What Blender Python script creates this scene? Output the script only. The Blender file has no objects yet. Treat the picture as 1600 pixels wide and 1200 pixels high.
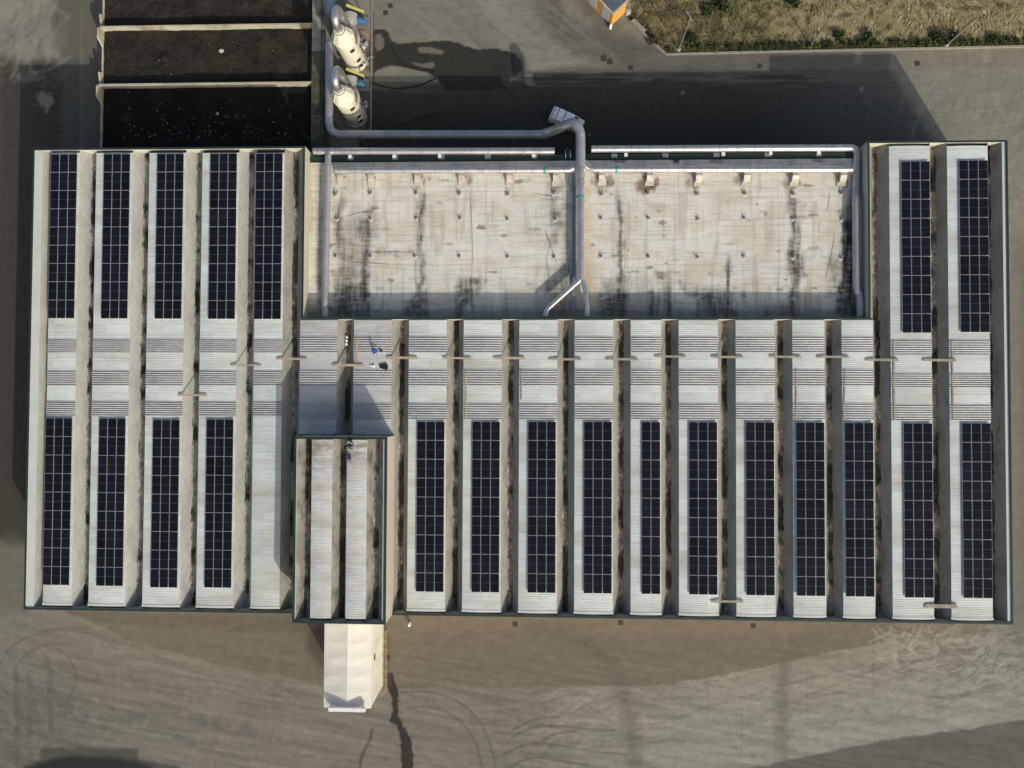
import bpy, math, random
import numpy as np
from mathutils import Vector, Matrix

# ------------------------------------------------------------------ camera, sky, sun
sc = bpy.context.scene
F_PX, CAM_Z = 1150.0, 94.0
ROT = (0.02464, 0.03732, 0.00435)
cam_d = bpy.data.cameras.new('camera'); cam = bpy.data.objects.new('camera', cam_d)
sc.collection.objects.link(cam)
cam.location = (0, 0, CAM_Z); cam.rotation_euler = ROT
cam_d.sensor_width = 36.0; cam_d.lens = 36.0 * F_PX / 1600.0
cam_d.clip_start = 1.0; cam_d.clip_end = 6000.0
sc.camera = cam
SUN_EL = math.radians(28.5)
SUN_DIR = Vector((0.50 * math.cos(SUN_EL), -0.866 * math.cos(SUN_EL), math.sin(SUN_EL)))   # towards the sun
world = bpy.data.worlds.new("World"); sc.world = world; world.use_nodes = True
wn = world.node_tree.nodes; wl = world.node_tree.links
sky = wn.new('ShaderNodeTexSky'); sky.sky_type = 'NISHITA'; sky.sun_disc = False
sky.sun_elevation = SUN_EL; sky.sun_rotation = math.atan2(SUN_DIR.x, SUN_DIR.y)
sky.air_density = 1.0; sky.dust_density = 4.5; sky.ozone_density = 1.0
wl.new(sky.outputs[0], wn['Background'].inputs['Color']); wn['Background'].inputs['Strength'].default_value = 0.15
sun_d = bpy.data.lights.new('sun', 'SUN'); sun_o = bpy.data.objects.new('sun', sun_d); sc.collection.objects.link(sun_o)
sun_d.energy = 3.35; sun_d.angle = math.radians(0.6); sun_d.color = (1.0, 0.955, 0.84)
sun_o.rotation_euler = SUN_DIR.to_track_quat('Z', 'Y').to_euler(); sun_o.location = (60, -100, 80)
sc.view_settings.view_transform = 'Standard'; sc.view_settings.look = 'None'
sc.view_settings.exposure = -0.12; sc.view_settings.gamma = 1.0
sc.cycles.max_bounces = 6; sc.cycles.use_denoising = True

# ------------------------------------------------------------------ survey: image point + height -> world point
ca, sa = math.cos(ROT[0]), math.sin(ROT[0]); cb, sb = math.cos(ROT[1]), math.sin(ROT[1]); cc_, sc_ = math.cos(ROT[2]), math.sin(ROT[2])
RM = (np.array([[cc_, -sc_, 0], [sc_, cc_, 0], [0, 0, 1]]) @ np.array([[cb, 0, sb], [0, 1, 0], [-sb, 0, cb]]) @ np.array([[1, 0, 0], [0, ca, -sa], [0, sa, ca]]))
def at(px, py, z=0.0):
    d = RM @ np.array([(px - 800) / F_PX, -(py - 600) / F_PX, -1.0])
    t = (z - CAM_Z) / d[2]
    return (float(d[0] * t), float(d[1] * t), float(z))
def X(px, z, py=530): return at(px, py, z)[0]
def Y(py, z, px=800): return at(px, py, z)[1]
def survey(x, y, z):
    P = np.stack([x, y, np.full_like(x, z - CAM_Z)], 1) @ RM
    return 800 + F_PX * P[:, 0] / -P[:, 2], 600 - F_PX * P[:, 1] / -P[:, 2]

# ------------------------------------------------------------------ noise in numpy
def _h(ix, iy, s):
    v = np.sin(ix * 127.1 + iy * 311.7 + s * 74.7) * 43758.5453
    return v - np.floor(v)
def vnoise(x, y, s=0):
    ix, iy = np.floor(x), np.floor(y); fx, fy = x - ix, y - iy
    fx = fx * fx * (3 - 2 * fx); fy = fy * fy * (3 - 2 * fy)
    a = _h(ix, iy, s); b = _h(ix + 1, iy, s); c = _h(ix, iy + 1, s); d = _h(ix + 1, iy + 1, s)
    return (a * (1 - fx) + b * fx) * (1 - fy) + (c * (1 - fx) + d * fx) * fy
def fbm(x, y, s=0, o=4):
    t = 0; a = 0.5; n = 0
    for i in range(o):
        t = t + a * vnoise(x, y, s + i * 7.3); n += a; a *= 0.5; x = x * 2.03 + 3.1; y = y * 2.03 + 1.7
    return t / n
def sstep(a, b, v):
    t = np.clip((v - a) / (b - a), 0, 1); return t * t * (3 - 2 * t)

class Paint:
    """wear, stains and some painted shade on a grid: colours kept per vertex, shapes surveyed in image points"""
    def __init__(s, x, y, z, base):
        s.px, s.py = survey(x, y, z); s.col = np.tile(np.array(base, float), (len(x), 1)); s.x, s.y = x, y
    def mix(s, m, c, idx=None, k=1.0):
        m = np.clip(m * k, 0, 1)[:, None]
        if idx is None: s.col = s.col * (1 - m) + np.array(c) * m
        else: s.col[idx] = s.col[idx] * (1 - m) + np.array(c) * m
    def _near(s, pts, pad):
        p = np.array(pts, float)
        return np.nonzero((s.px > p[:, 0].min() - pad) & (s.px < p[:, 0].max() + pad) & (s.py > p[:, 1].min() - pad) & (s.py < p[:, 1].max() + pad))[0], p
    def poly(s, pts, c, soft=3, k=1.0, rough=0, rs=12, seed=1):
        i, p = s._near(pts, soft + rough + 2)
        if len(i) == 0: return
        x, y = s.px[i], s.py[i]
        ins = np.zeros(len(i), bool); d = np.full(len(i), 1e9)
        for j in range(len(p)):
            a, b = p[j], p[(j + 1) % len(p)]
            e = b - a; t = np.clip(((x - a[0]) * e[0] + (y - a[1]) * e[1]) / (e @ e + 1e-9), 0, 1)
            d = np.minimum(d, np.hypot(x - a[0] - t * e[0], y - a[1] - t * e[1]))
            if a[1] != b[1]:
                cr = ((a[1] > y) != (b[1] > y)) & (x < (b[0] - a[0]) * (y - a[1]) / (b[1] - a[1]) + a[0]); ins ^= cr
        sd = np.where(ins, d, -d)
        if rough: sd = sd + (fbm(x / rs, y / rs, seed) - 0.5) * 2 * rough
        s.mix(sstep(-soft, soft, sd), c, i, k)
    def line(s, pts, w, c, soft=1.5, k=1.0, rough=0, rs=8, seed=2, brk=0):
        i, p = s._near(pts, w + soft + rough + 2)
        if len(i) == 0: return
        x, y = s.px[i], s.py[i]; d = np.full(len(i), 1e9)
        for j in range(len(p) - 1):
            a, b = p[j], p[j + 1]; e = b - a; t = np.clip(((x - a[0]) * e[0] + (y - a[1]) * e[1]) / (e @ e + 1e-9), 0, 1)
            d = np.minimum(d, np.hypot(x - a[0] - t * e[0], y - a[1] - t * e[1]))
        if rough: d = d + (fbm(x / rs, y / rs, seed) - 0.5) * 2 * rough
        m = 1 - sstep(w - soft, w + soft, d)
        if brk: m = m * sstep(brk - 0.12, brk + 0.12, fbm(x / 9, y / 9, seed + 3))
        s.mix(m, c, i, k)
    def blob(s, cx, cy, rx, ry, c, k=1.0, rough=0.4, seed=3, rs=7):
        i, p = s._near([(cx - rx * 1.6, cy - ry * 1.6), (cx + rx * 1.6, cy + ry * 1.6)], 1)
        if len(i) == 0: return
        x, y = s.px[i], s.py[i]
        d = np.hypot((x - cx) / rx, (y - cy) / ry) + (fbm(x / rs, y / rs, seed) - 0.5) * 2 * rough
        s.mix(1 - sstep(0.55, 1.1, d), c, i, k)
def arc(cx, cy, rx, ry, a0, a1, n=24):
    return [(cx + rx * math.cos(math.radians(a0 + (a1 - a0) * i / n)), cy + ry * math.sin(math.radians(a0 + (a1 - a0) * i / n))) for i in range(n + 1)]

# ------------------------------------------------------------------ mesh helpers
class MB:
    def __init__(s): s.v = []; s.f = []; s.m = []; s.mi = 0
    def add(s, vs, fs):
        o = len(s.v); s.v += [tuple(map(float, v)) for v in vs]
        for f in fs: s.f.append(tuple(o + i for i in f)); s.m.append(s.mi)
        return s
    def box(s, x0, x1, y0, y1, z0, z1):
        return s.add([(x0, y0, z0), (x1, y0, z0), (x1, y1, z0), (x0, y1, z0), (x0, y0, z1), (x1, y0, z1), (x1, y1, z1), (x0, y1, z1)],
                     [(3, 2, 1, 0), (4, 5, 6, 7), (0, 1, 5, 4), (1, 2, 6, 5), (2, 3, 7, 6), (3, 0, 4, 7)])
    def bar(s, a, b, w, h, up=(0, 0, 1)):
        a, b = Vector(a), Vector(b); d = (b - a).normalized(); u = Vector(up)
        r = d.cross(u)
        if r.length < 1e-4: r = d.cross(Vector((1, 0, 0)))
        r.normalize(); u = r.cross(d); r = r * w / 2; u = u * h / 2
        return s.add([a - r - u, a + r - u, a + r + u, a - r + u, b - r - u, b + r - u, b + r + u, b - r + u],
                     [(0, 1, 2, 3), (7, 6, 5, 4), (0, 4, 5, 1), (1, 5, 6, 2), (2, 6, 7, 3), (3, 7, 4, 0)])
    def prism(s, poly, z0, z1):
        n = len(poly); vs = [(p[0], p[1], z0) for p in poly] + [(p[0], p[1], z1) for p in poly]
        A = sum(poly[i][0] * poly[(i + 1) % n][1] - poly[(i + 1) % n][0] * poly[i][1] for i in range(n))
        ix = list(range(n)) if A > 0 else list(range(n))[::-1]
        return s.add(vs, [tuple(ix[::-1]), tuple(n + i for i in ix)] + [(ix[i], ix[(i + 1) % n], n + ix[(i + 1) % n], n + ix[i]) for i in range(n)])
    def tube(s, path, r, seg=14, caps=True):
        path = [Vector(p) for p in path]; n = len(path); rad = r if isinstance(r, (list, tuple)) else [r] * n
        vs = []; prev = None
        for i, p in enumerate(path):
            d = (path[min(i + 1, n - 1)] - path[max(i - 1, 0)]).normalized()
            if prev is None:
                u = Vector((0, 0, 1)) if abs(d.z) < 0.9 else Vector((1, 0, 0)); a = d.cross(u).normalized()
            else: a = (prev - d * prev.dot(d)).normalized()
            prev = a; b = d.cross(a); k = 1.0
            if 0 < i < n - 1:
                c = (path[i] - path[i - 1]).normalized().dot(d); k = 1.0 / max(c, 0.5)
            vs += [p + (a * math.cos(2 * math.pi * j / seg) + b * math.sin(2 * math.pi * j / seg)) * rad[i] * (1 if k < 1.02 else k ** 0.5) for j in range(seg)]
        fs = [(i * seg + j, i * seg + (j + 1) % seg, (i + 1) * seg + (j + 1) % seg, (i + 1) * seg + j) for i in range(n - 1) for j in range(seg)]
        if caps: fs += [tuple(range(seg))[::-1], tuple((n - 1) * seg + j for j in range(seg))]
        return s.add(vs, fs)
    def lathe(s, c, prof, seg=28):
        vs = [(c[0] + r * math.cos(2 * math.pi * j / seg), c[1] + r * math.sin(2 * math.pi * j / seg), c[2] + z) for r, z in prof for j in range(seg)]
        n = len(prof)
        fs = [(i * seg + j, i * seg + (j + 1) % seg, (i + 1) * seg + (j + 1) % seg, (i + 1) * seg + j) for i in range(n - 1) for j in range(seg)]
        fs += [tuple(range(seg))[::-1], tuple((n - 1) * seg + j for j in range(seg))]
        return s.add(vs, fs)
    def build(s, name, mats, parent=None, smooth=False, origin=None):
        me = bpy.data.meshes.new(name)
        o = Vector(origin) if origin else Vector((0, 0, 0))
        me.from_pydata([tuple(Vector(v) - o) for v in s.v], [], s.f)
        mats = mats if isinstance(mats, (list, tuple)) else [mats]
        for m in mats: me.materials.append(m)
        if len(mats) > 1: me.polygons.foreach_set('material_index', s.m)
        if smooth:
            me.polygons.foreach_set('use_smooth', [True] * len(me.polygons))
            me.set_sharp_from_angle(angle=math.radians(40))
        me.update()
        ob = bpy.data.objects.new(name, me); sc.collection.objects.link(ob)
        if parent is not None:
            ob.parent = parent; ob.location = o - Vector(parent.location) if parent.parent is None else o
        else: ob.location = o
        return ob
def tag(o, label, cat, group=None):
    o['label'] = label; o['category'] = cat
    if group: o['group'] = group
    return o
def thing(name, label, cat, loc=(0, 0, 0), group=None):
    o = bpy.data.objects.new(name, None); o.empty_display_size = 0.3; sc.collection.objects.link(o); o.location = loc
    return tag(o, label, cat, group)
def grid_mesh(name, xs, ys, z, cols, mat, zarr=None):
    nx, ny = len(xs), len(ys); gx, gy = np.meshgrid(xs, ys)
    co = np.empty((nx * ny, 3)); co[:, 0] = gx.ravel(); co[:, 1] = gy.ravel(); co[:, 2] = z if zarr is None else zarr
    idx = np.arange(nx * ny).reshape(ny, nx)
    q = np.stack([idx[:-1, :-1], idx[:-1, 1:], idx[1:, 1:], idx[1:, :-1]], -1).reshape(-1, 4)
    me = bpy.data.meshes.new(name); me.vertices.add(len(co)); me.vertices.foreach_set('co', co.ravel())
    me.loops.add(q.size); me.loops.foreach_set('vertex_index', q.ravel().astype(np.int32))
    me.polygons.add(len(q)); me.polygons.foreach_set('loop_start', np.arange(0, q.size, 4, dtype=np.int32))
    me.update(calc_edges=True)
    if cols is not None:
        at_ = me.color_attributes.new('tint', 'FLOAT_COLOR', 'POINT')
        c4 = np.ones((len(co), 4)); c4[:, :3] = np.clip(cols, 0.003, 0.9); at_.data.foreach_set('color', c4.ravel())
    me.materials.append(mat)
    me.polygons.foreach_set('use_smooth', [True] * len(q))
    ob = bpy.data.objects.new(name, me); sc.collection.objects.link(ob); return ob
ORD = 'zeroth first second third fourth fifth sixth seventh eighth ninth tenth eleventh twelfth thirteenth fourteenth fifteenth sixteenth seventeenth eighteenth'.split()

# ------------------------------------------------------------------ materials
def mat(name, col, rough=0.8, metal=0.0, var=0.12, scale=1.5, var2=0.0, scale2=12, bump=0.0, bscale=20, spec=0.3, tint=None, stretch=(1, 1, 1), attr=False, wave=None, tones=None, coat=0, lap=0, dirt=None, rand=0):
    """principled surface: base colour x soft noise x fine noise, optional rib bump (wave = metres per rib along y)"""
    m = bpy.data.materials.new(name); m.use_nodes = True
    n = m.node_tree.nodes; l = m.node_tree.links; b = n['Principled BSDF']
    b.inputs['Roughness'].default_value = rough; b.inputs['Metallic'].default_value = metal
    b.inputs['Specular IOR Level'].default_value = spec
    if coat: b.inputs['Coat Weight'].default_value = coat; b.inputs['Coat Roughness'].default_value = 0.08
    tc = n.new('ShaderNodeNewGeometry'); mp = n.new('ShaderNodeMapping'); mp.inputs['Scale'].default_value = stretch
    l.new(tc.outputs['Position'], mp.inputs['Vector'])
    if attr:
        a = n.new('ShaderNodeVertexColor'); a.layer_name = 'tint'; cur = a.outputs['Color']
    else:
        rgb = n.new('ShaderNodeRGB'); rgb.outputs[0].default_value = (*col, 1); cur = rgb.outputs[0]
    def mul(cur, fac):
        x = n.new('ShaderNodeVectorMath'); x.operation = 'SCALE'; l.new(cur, x.inputs[0]); l.new(fac, x.inputs['Scale']); return x.outputs[0]
    def noise(sca, det=5):
        t = n.new('ShaderNodeTexNoise'); t.inputs['Scale'].default_value = sca; t.inputs['Detail'].default_value = det; l.new(mp.outputs[0], t.inputs['Vector']); return t.outputs['Fac']
    def rng(v, lo, hi, a=0.3, c=0.7):
        r = n.new('ShaderNodeMapRange'); r.inputs[1].default_value = a; r.inputs[2].default_value = c; r.inputs[3].default_value = lo; r.inputs[4].default_value = hi; l.new(v, r.inputs[0]); return r.outputs[0]
    if tint is not None:
        mx = n.new('ShaderNodeMix'); mx.data_type = 'RGBA'; l.new(rng(noise(tint[1]), 0, 1, *(tint[2] if len(tint) > 2 else (0.45, 0.65))), mx.inputs['Factor'])
        l.new(cur, mx.inputs['A']); mx.inputs['B'].default_value = (*tint[0], 1); cur = mx.outputs['Result']
    if tones:                                   # each sheet of a clad roof has its own tone
        sx = n.new('ShaderNodeSeparateXYZ'); l.new(tc.outputs['Position'], sx.inputs[0])
        dv = n.new('ShaderNodeMath'); dv.operation = 'MULTIPLY'; dv.inputs[1].default_value = 1 / tones[0]; l.new(sx.outputs['Y'], dv.inputs[0])
        fl = n.new('ShaderNodeMath'); fl.operation = 'FLOOR'; l.new(dv.outputs[0], fl.inputs[0])
        dx = n.new('ShaderNodeMath'); dx.operation = 'MULTIPLY'; dx.inputs[1].default_value = 1 / 6.4; l.new(sx.outputs['X'], dx.inputs[0])
        fx = n.new('ShaderNodeMath'); fx.operation = 'FLOOR'; l.new(dx.outputs[0], fx.inputs[0])
        cb3 = n.new('ShaderNodeCombineXYZ'); l.new(fl.outputs[0], cb3.inputs[1]); l.new(fx.outputs[0], cb3.inputs[0])
        wnz = n.new('ShaderNodeTexWhiteNoise'); l.new(cb3.outputs[0], wnz.inputs['Vector'])
        cur = mul(cur, rng(wnz.outputs['Value'], 1 - tones[1], 1 + tones[1] * 0.6, 0, 1))
        if lap:                                 # the lap joint at the end of each sheet, dirtier on some than on others
            fr_ = n.new('ShaderNodeMath'); fr_.operation = 'FRACT'; l.new(dv.outputs[0], fr_.inputs[0])
            lt = n.new('ShaderNodeMath'); lt.operation = 'LESS_THAN'; lt.inputs[1].default_value = 0.09; l.new(fr_.outputs[0], lt.inputs[0])
            w2 = n.new('ShaderNodeMath'); w2.operation = 'MULTIPLY'; l.new(lt.outputs[0], w2.inputs[0]); l.new(rng(wnz.outputs['Color'], 0, 1, 0.35, 0.9), w2.inputs[1])
            cur = mul(cur, rng(w2.outputs[0], 1, 1 - lap, 0, 1))
    if dirt:                                    # grime washed down one end of a roof: (y0, y1, colour)
        sy = n.new('ShaderNodeSeparateXYZ'); l.new(tc.outputs['Position'], sy.inputs[0])
        g1 = rng(sy.outputs['Y'], 0, 1, dirt[0], dirt[1]); ml = n.new('ShaderNodeMath'); ml.operation = 'MULTIPLY'; l.new(g1, ml.inputs[0]); l.new(rng(noise(1.1), 0, 1, 0.36, 0.6), ml.inputs[1])
        mx = n.new('ShaderNodeMix'); mx.data_type = 'RGBA'; l.new(ml.outputs[0], mx.inputs['Factor']); l.new(cur, mx.inputs['A']); mx.inputs['B'].default_value = (*dirt[2], 1); cur = mx.outputs['Result']
    if rand:
        oi = n.new('ShaderNodeObjectInfo'); cur = mul(cur, rng(oi.outputs['Random'], 1 - rand, 1 + rand, 0, 1))
    if var: cur = mul(cur, rng(noise(scale), 1 - var, 1 + var))
    if var2: cur = mul(cur, rng(noise(scale2, 3), 1 - var2, 1 + var2))
    l.new(cur, b.inputs['Base Color'])
    nrm = None
    if wave:
        w = n.new('ShaderNodeTexWave'); w.wave_type = 'BANDS'; w.bands_direction = 'Y'; w.wave_profile = 'SIN'
        w.inputs['Scale'].default_value = 2 * math.pi / 20.0 / wave[0]; w.inputs['Distortion'].default_value = 0
        l.new(tc.outputs['Position'], w.inputs['Vector'])
        bp = n.new('ShaderNodeBump'); bp.inputs['Strength'].default_value = 1.0; bp.inputs['Distance'].default_value = wave[1]
        l.new(w.outputs['Fac'], bp.inputs['Height']); nrm = bp
    if bump:
        bp = n.new('ShaderNodeBump'); bp.inputs['Strength'].default_value = 1.0; bp.inputs['Distance'].default_value = bump
        l.new(noise(bscale), bp.inputs['Height'])
        if nrm: l.new(nrm.outputs[0], bp.inputs['Normal'])
        nrm = bp
    if nrm: l.new(nrm.outputs[0], b.inputs['Normal'])
    return m
M = {}
M['ground'] = mat('yard_surface', (0, 0, 0), 0.92, var=0.10, scale=0.9, var2=0.16, scale2=7, bump=0.03, bscale=8, attr=True)
M['field'] = mat('field_soil', (0, 0, 0), 0.95, var=0.15, scale=1.3, var2=0.2, scale2=6, bump=0.06, bscale=3, attr=True, spec=0.1)
M['white_sheet'] = mat('white_roof_sheet', (0.565, 0.60, 0.57), 0.55, var=0.06, scale=0.25, var2=0.07, scale2=2.5, wave=(0.25, 0.012), tones=(1.0, 0.09), lap=0.22, tint=((0.44, 0.43, 0.38), 0.22, (0.46, 0.72)), stretch=(0.35, 1.4, 1))
M['old_sheet'] = mat('old_roof_sheet', (0.48, 0.485, 0.475), 0.6, var=0.06, scale=0.4, var2=0.08, scale2=3, wave=(0.25, 0.014), tones=(1.0, 0.09), lap=0.2, tint=((0.40, 0.38, 0.34), 0.5, (0.5, 0.75)), stretch=(0.35, 1.4, 1))
M['annex_sheet'] = mat('annex_roof_sheet', (0.53, 0.54, 0.52), 0.6, var=0.07, scale=0.4, var2=0.08, scale2=3, wave=(0.25, 0.014), tones=(1.0, 0.08), lap=0.2, tint=((0.42, 0.40, 0.35), 0.5, (0.45, 0.75)), stretch=(0.6, 1.4, 1), dirt=(-9.5, -5.0, (0.26, 0.235, 0.19)))
M['skylight'] = mat('skylight_sheet', (0.37, 0.372, 0.362), 0.45, var=0.10, scale=0.6, var2=0.12, scale2=3, tint=((0.30, 0.30, 0.30), 0.9, (0.5, 0.8)), stretch=(0.4, 1.5, 1), spec=0.3)
M['beam'] = mat('beam_concrete', (0.375, 0.375, 0.34), 0.9, var=0.10, scale=0.35, var2=0.10, scale2=3, tint=((0.30, 0.296, 0.262), 0.8, (0.48, 0.8)), stretch=(1, 0.5, 1), bump=0.01)
M['worn_beam'] = mat('worn_beam_concrete', (0.29, 0.283, 0.248), 0.9, var=0.14, scale=0.4, var2=0.12, scale2=3, tint=((0.19, 0.175, 0.14), 0.7, (0.5, 0.78)), stretch=(1, 0.5, 1), bump=0.01)
M['dry_gutter'] = mat('dry_gutter_dust', (0.27, 0.26, 0.22), 0.95, var=0.35, scale=1.5, var2=0.4, scale2=6, tint=((0.035, 0.032, 0.027), 0.55, (0.50, 0.60)), bump=0.04, bscale=5, stretch=(1, 0.6, 1), spec=0.1)
M['old_beam'] = mat('old_beam_concrete', (0.29, 0.28, 0.243), 0.9, var=0.18, scale=0.5, var2=0.12, scale2=3, tint=((0.12, 0.112, 0.09), 0.7, (0.45, 0.72)), stretch=(0.8, 0.7, 1), bump=0.01)
M['flange'] = mat('pale_flashing', (0.52, 0.54, 0.51), 0.6, var=0.06, scale=0.5)
M['gutter'] = mat('gutter_litter', (0.060, 0.052, 0.041), 0.95, var=0.5, scale=1.6, var2=0.5, scale2=6, tint=((0.27, 0.24, 0.19), 0.42, (0.46, 0.56)), bump=0.05, bscale=5, stretch=(1, 0.6, 1), spec=0.1)
M['wall'] = mat('cream_panel_wall', (0.50, 0.47, 0.37), 0.85, var=0.06, scale=0.4, var2=0.05, scale2=3)
M['cap'] = mat('green_coping', (0.016, 0.036, 0.031), 0.5, var=0.25, scale=1.0, spec=0.4)
M['dark'] = mat('dark_lining', (0.03, 0.035, 0.034), 0.8)
M['flat_roof'] = mat('roof_membrane', (0, 0, 0), 0.85, var=0.06, scale=0.7, var2=0.06, scale2=5, attr=True)
M['pv_glass'] = mat('solar_glass', (0.0078, 0.0081, 0.0122), 0.18, var=0.25, scale=0.5, spec=0.26, rand=0.22)
M['pv_frame'] = mat('solar_frame', (0.40, 0.41, 0.42), 0.45, metal=0.2, var=0.05)
M['pv_line'] = mat('solar_busbar', (0.085, 0.09, 0.10), 0.3, var=0.05)
M['rail'] = mat('mounting_rail', (0.5, 0.5, 0.5), 0.4, metal=0.8, var=0.05)
M['galv'] = mat('galvanised_duct', (0.62, 0.595, 0.56), 0.34, metal=0.85, var=0.14, scale=0.9, var2=0.06, scale2=8)
M['galv_dull'] = mat('weathered_duct', (0.42, 0.43, 0.44), 0.5, metal=0.6, var=0.14, scale=0.6, var2=0.06, scale2=6)
M['hood'] = mat('hood_metal', (0.44, 0.41, 0.36), 0.5, metal=0.4, var=0.2, scale=2)
M['seam'] = mat('duct_seam', (0.34, 0.33, 0.32), 0.5, metal=0.7, var=0.1)
M['teal'] = mat('teal_clamp', (0.03, 0.28, 0.24), 0.5)
M['steel'] = mat('steel', (0.33, 0.33, 0.33), 0.5, metal=0.6)
M['tray'] = mat('cable_tray_metal', (0.20, 0.24, 0.28), 0.5, metal=0.3)
M['off_white'] = mat('off_white_sheet', (0.52, 0.49, 0.41), 0.6, var=0.15, scale=3)
M['white'] = mat('white_paint', (0.75, 0.75, 0.73), 0.5, var=0.05)
M['membrane'] = mat('white_tarpaulin', (0.70, 0.68, 0.60), 0.6, var=0.04, scale=0.5, tones=(1.25, 0.05), lap=0.12, tint=((0.58, 0.55, 0.45), 0.35, (0.5, 0.8)))
M['tank'] = mat('cream_tank', (0.66, 0.63, 0.50), 0.45, var=0.06, scale=0.7, tint=((0.48, 0.43, 0.30), 0.6, (0.55, 0.8)))
M['hole'] = mat('dark_opening', (0.03, 0.028, 0.022), 0.7)
M['blue'] = mat('blue_paint', (0.06, 0.17, 0.33), 0.45, var=0.15)
M['pale_blue'] = mat('pale_blue_sheet', (0.24, 0.34, 0.46), 0.6, var=0.12)
M['yellow'] = mat('yellow_paint', (0.62, 0.56, 0.14), 0.5, var=0.15, scale=3)
M['fan'] = mat('fan_casing', (0.36, 0.35, 0.32), 0.6, var=0.15)
M['concrete'] = mat('bay_concrete', (0.42, 0.39, 0.29), 0.9, var=0.15, scale=0.6, var2=0.12, scale2=4, tint=((0.24, 0.22, 0.16), 0.5, (0.5, 0.7)))
M['mossy'] = mat('mossy_concrete', (0.10, 0.097, 0.066), 0.92, var=0.3, scale=0.8, var2=0.2, scale2=4, tint=((0.05, 0.05, 0.038), 0.5, (0.45, 0.62)))
M['old_concrete'] = mat('stained_concrete', (0.25, 0.24, 0.195), 0.92, var=0.2, scale=0.5, var2=0.12, scale2=4, tint=((0.085, 0.085, 0.055), 0.4, (0.48, 0.62)), bump=0.01)
M['compost'] = mat('compost', (0.029, 0.0262, 0.022), 0.97, var=0.3, scale=0.5, var2=0.4, scale2=5, tint=((0.038, 0.030, 0.023), 0.2), bump=0.12, bscale=4, spec=0.05)
M['compost_shaded'] = mat('shaded_compost', (0.016, 0.015, 0.013), 0.95, var=0.3, scale=0.5, var2=0.3, scale2=4, bump=0.1, bscale=4, spec=0.05)  # compost copy darkened for the bay in the warehouse's shadow
M['litter'] = mat('pale_litter', (0.42, 0.41, 0.37), 0.9, var=0.3, scale=2)
M['wood'] = mat('raw_timber', (0.42, 0.325, 0.205), 0.8, var=0.18, scale=1.5, var2=0.1, scale2=8)
M['wood_grey'] = mat('weathered_timber', (0.33, 0.29, 0.22), 0.85, var=0.2, scale=1.5)
M['orange'] = mat('orange_cladding', (0.62, 0.32, 0.07), 0.6, var=0.08)
M['cabin_roof'] = mat('blue_grey_sheet', (0.085, 0.115, 0.13), 0.55, var=0.12, scale=1)
M['cabin_white'] = mat('white_shutter', (0.50, 0.51, 0.50), 0.5, var=0.08)
M['rust_rail'] = mat('rusty_rail', (0.36, 0.29, 0.17), 0.8, var=0.3, scale=3)
M['pink_trim'] = mat('pale_trim', (0.45, 0.36, 0.29), 0.7)
M['kerb'] = mat('kerb_stone', (0.27, 0.255, 0.215), 0.9, var=0.12, scale=1.5)
M['iron'] = mat('drain_iron', (0.055, 0.052, 0.045), 0.7, var=0.2, scale=4)
M['hose'] = mat('rubber_hose', (0.014, 0.014, 0.014), 0.5)
M['glass'] = mat('car_glass', (0.02, 0.025, 0.03), 0.08, spec=0.6)
M['tyre'] = mat('tyre_rubber', (0.02, 0.02, 0.02), 0.9)
M['van'] = mat('white_van_paint', (0.85, 0.86, 0.87), 0.3, var=0.03, coat=0.4)
M['bark'] = mat('twig', (0.09, 0.065, 0.04), 0.9)
M['leaf'] = [mat('shrub_leaf', c, 0.6, var=0.3, scale=3) for c in ((0.11, 0.125, 0.025), (0.055, 0.075, 0.02), (0.035, 0.05, 0.02))]
M['dry'] = [mat('dry_grass', c, 0.9, var=0.3, scale=2) for c in ((0.25, 0.205, 0.11), (0.165, 0.135, 0.068), (0.095, 0.105, 0.045), (0.07, 0.055, 0.03))]
M['skin'] = mat('skin', (0.45, 0.27, 0.19), 0.6)
M['hair'] = mat('dark_hair', (0.02, 0.015, 0.012), 0.7)
M['jacket'] = mat('blue_jacket', (0.022, 0.075, 0.42), 0.75, var=0.2, scale=9)
M['navy'] = mat('navy_jacket', (0.018, 0.02, 0.085), 0.8, var=0.2, scale=9)
M['trouser'] = mat('pale_trouser', (0.48, 0.48, 0.45), 0.8, var=0.1, scale=9)
M['grey_trouser'] = mat('grey_trouser', (0.13, 0.13, 0.14), 0.8)
M['sack'] = mat('white_sack', (0.70, 0.70, 0.68), 0.7, var=0.1, scale=4)
M['black'] = mat('black_plastic', (0.015, 0.016, 0.016), 0.55, var=0.2, scale=4)
M['tan'] = mat('tan_slab', (0.27, 0.20, 0.14), 0.9, var=0.2, scale=1.2)

# ------------------------------------------------------------------ the yard: one sheet to the horizon, wear and some shade painted on the grid
def far_axis(a, b, step):
    return np.concatenate([[-3000, -900, -300, -140, a - 8], np.arange(a, b, step), [b + 8, 140, 300, 900, 3000]])
gx = far_axis(-71, 70, 0.16); gy = far_axis(-51, 55, 0.16)
GX, GY = np.meshgrid(gx, gy); GX, GY = GX.ravel(), GY.ravel()
DUST = (0.195, 0.188, 0.150); BROWN = (0.142, 0.123, 0.092); ASPH = (0.085, 0.081, 0.070); WET = (0.025, 0.0235, 0.020)
P = Paint(GX, GY, 0.0, DUST)
px, py = P.px, P.py
P.mix(sstep(1150, 720, px + (fbm(px / 120, py / 30, 71) - 0.5) * 260) * sstep(930, 1000, py), (0.166, 0.155, 0.125))
P.line([(110, 962), (150, 984), (210, 1008), (270, 1026), (400, 1060), (507, 1086), (560, 1092)], 12, (0.19, 0.178, 0.14), 12, 0.6, 5)
P.mix(sstep(300, -50, px) * sstep(1000, 1160, py), (0.115, 0.108, 0.088))
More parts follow.
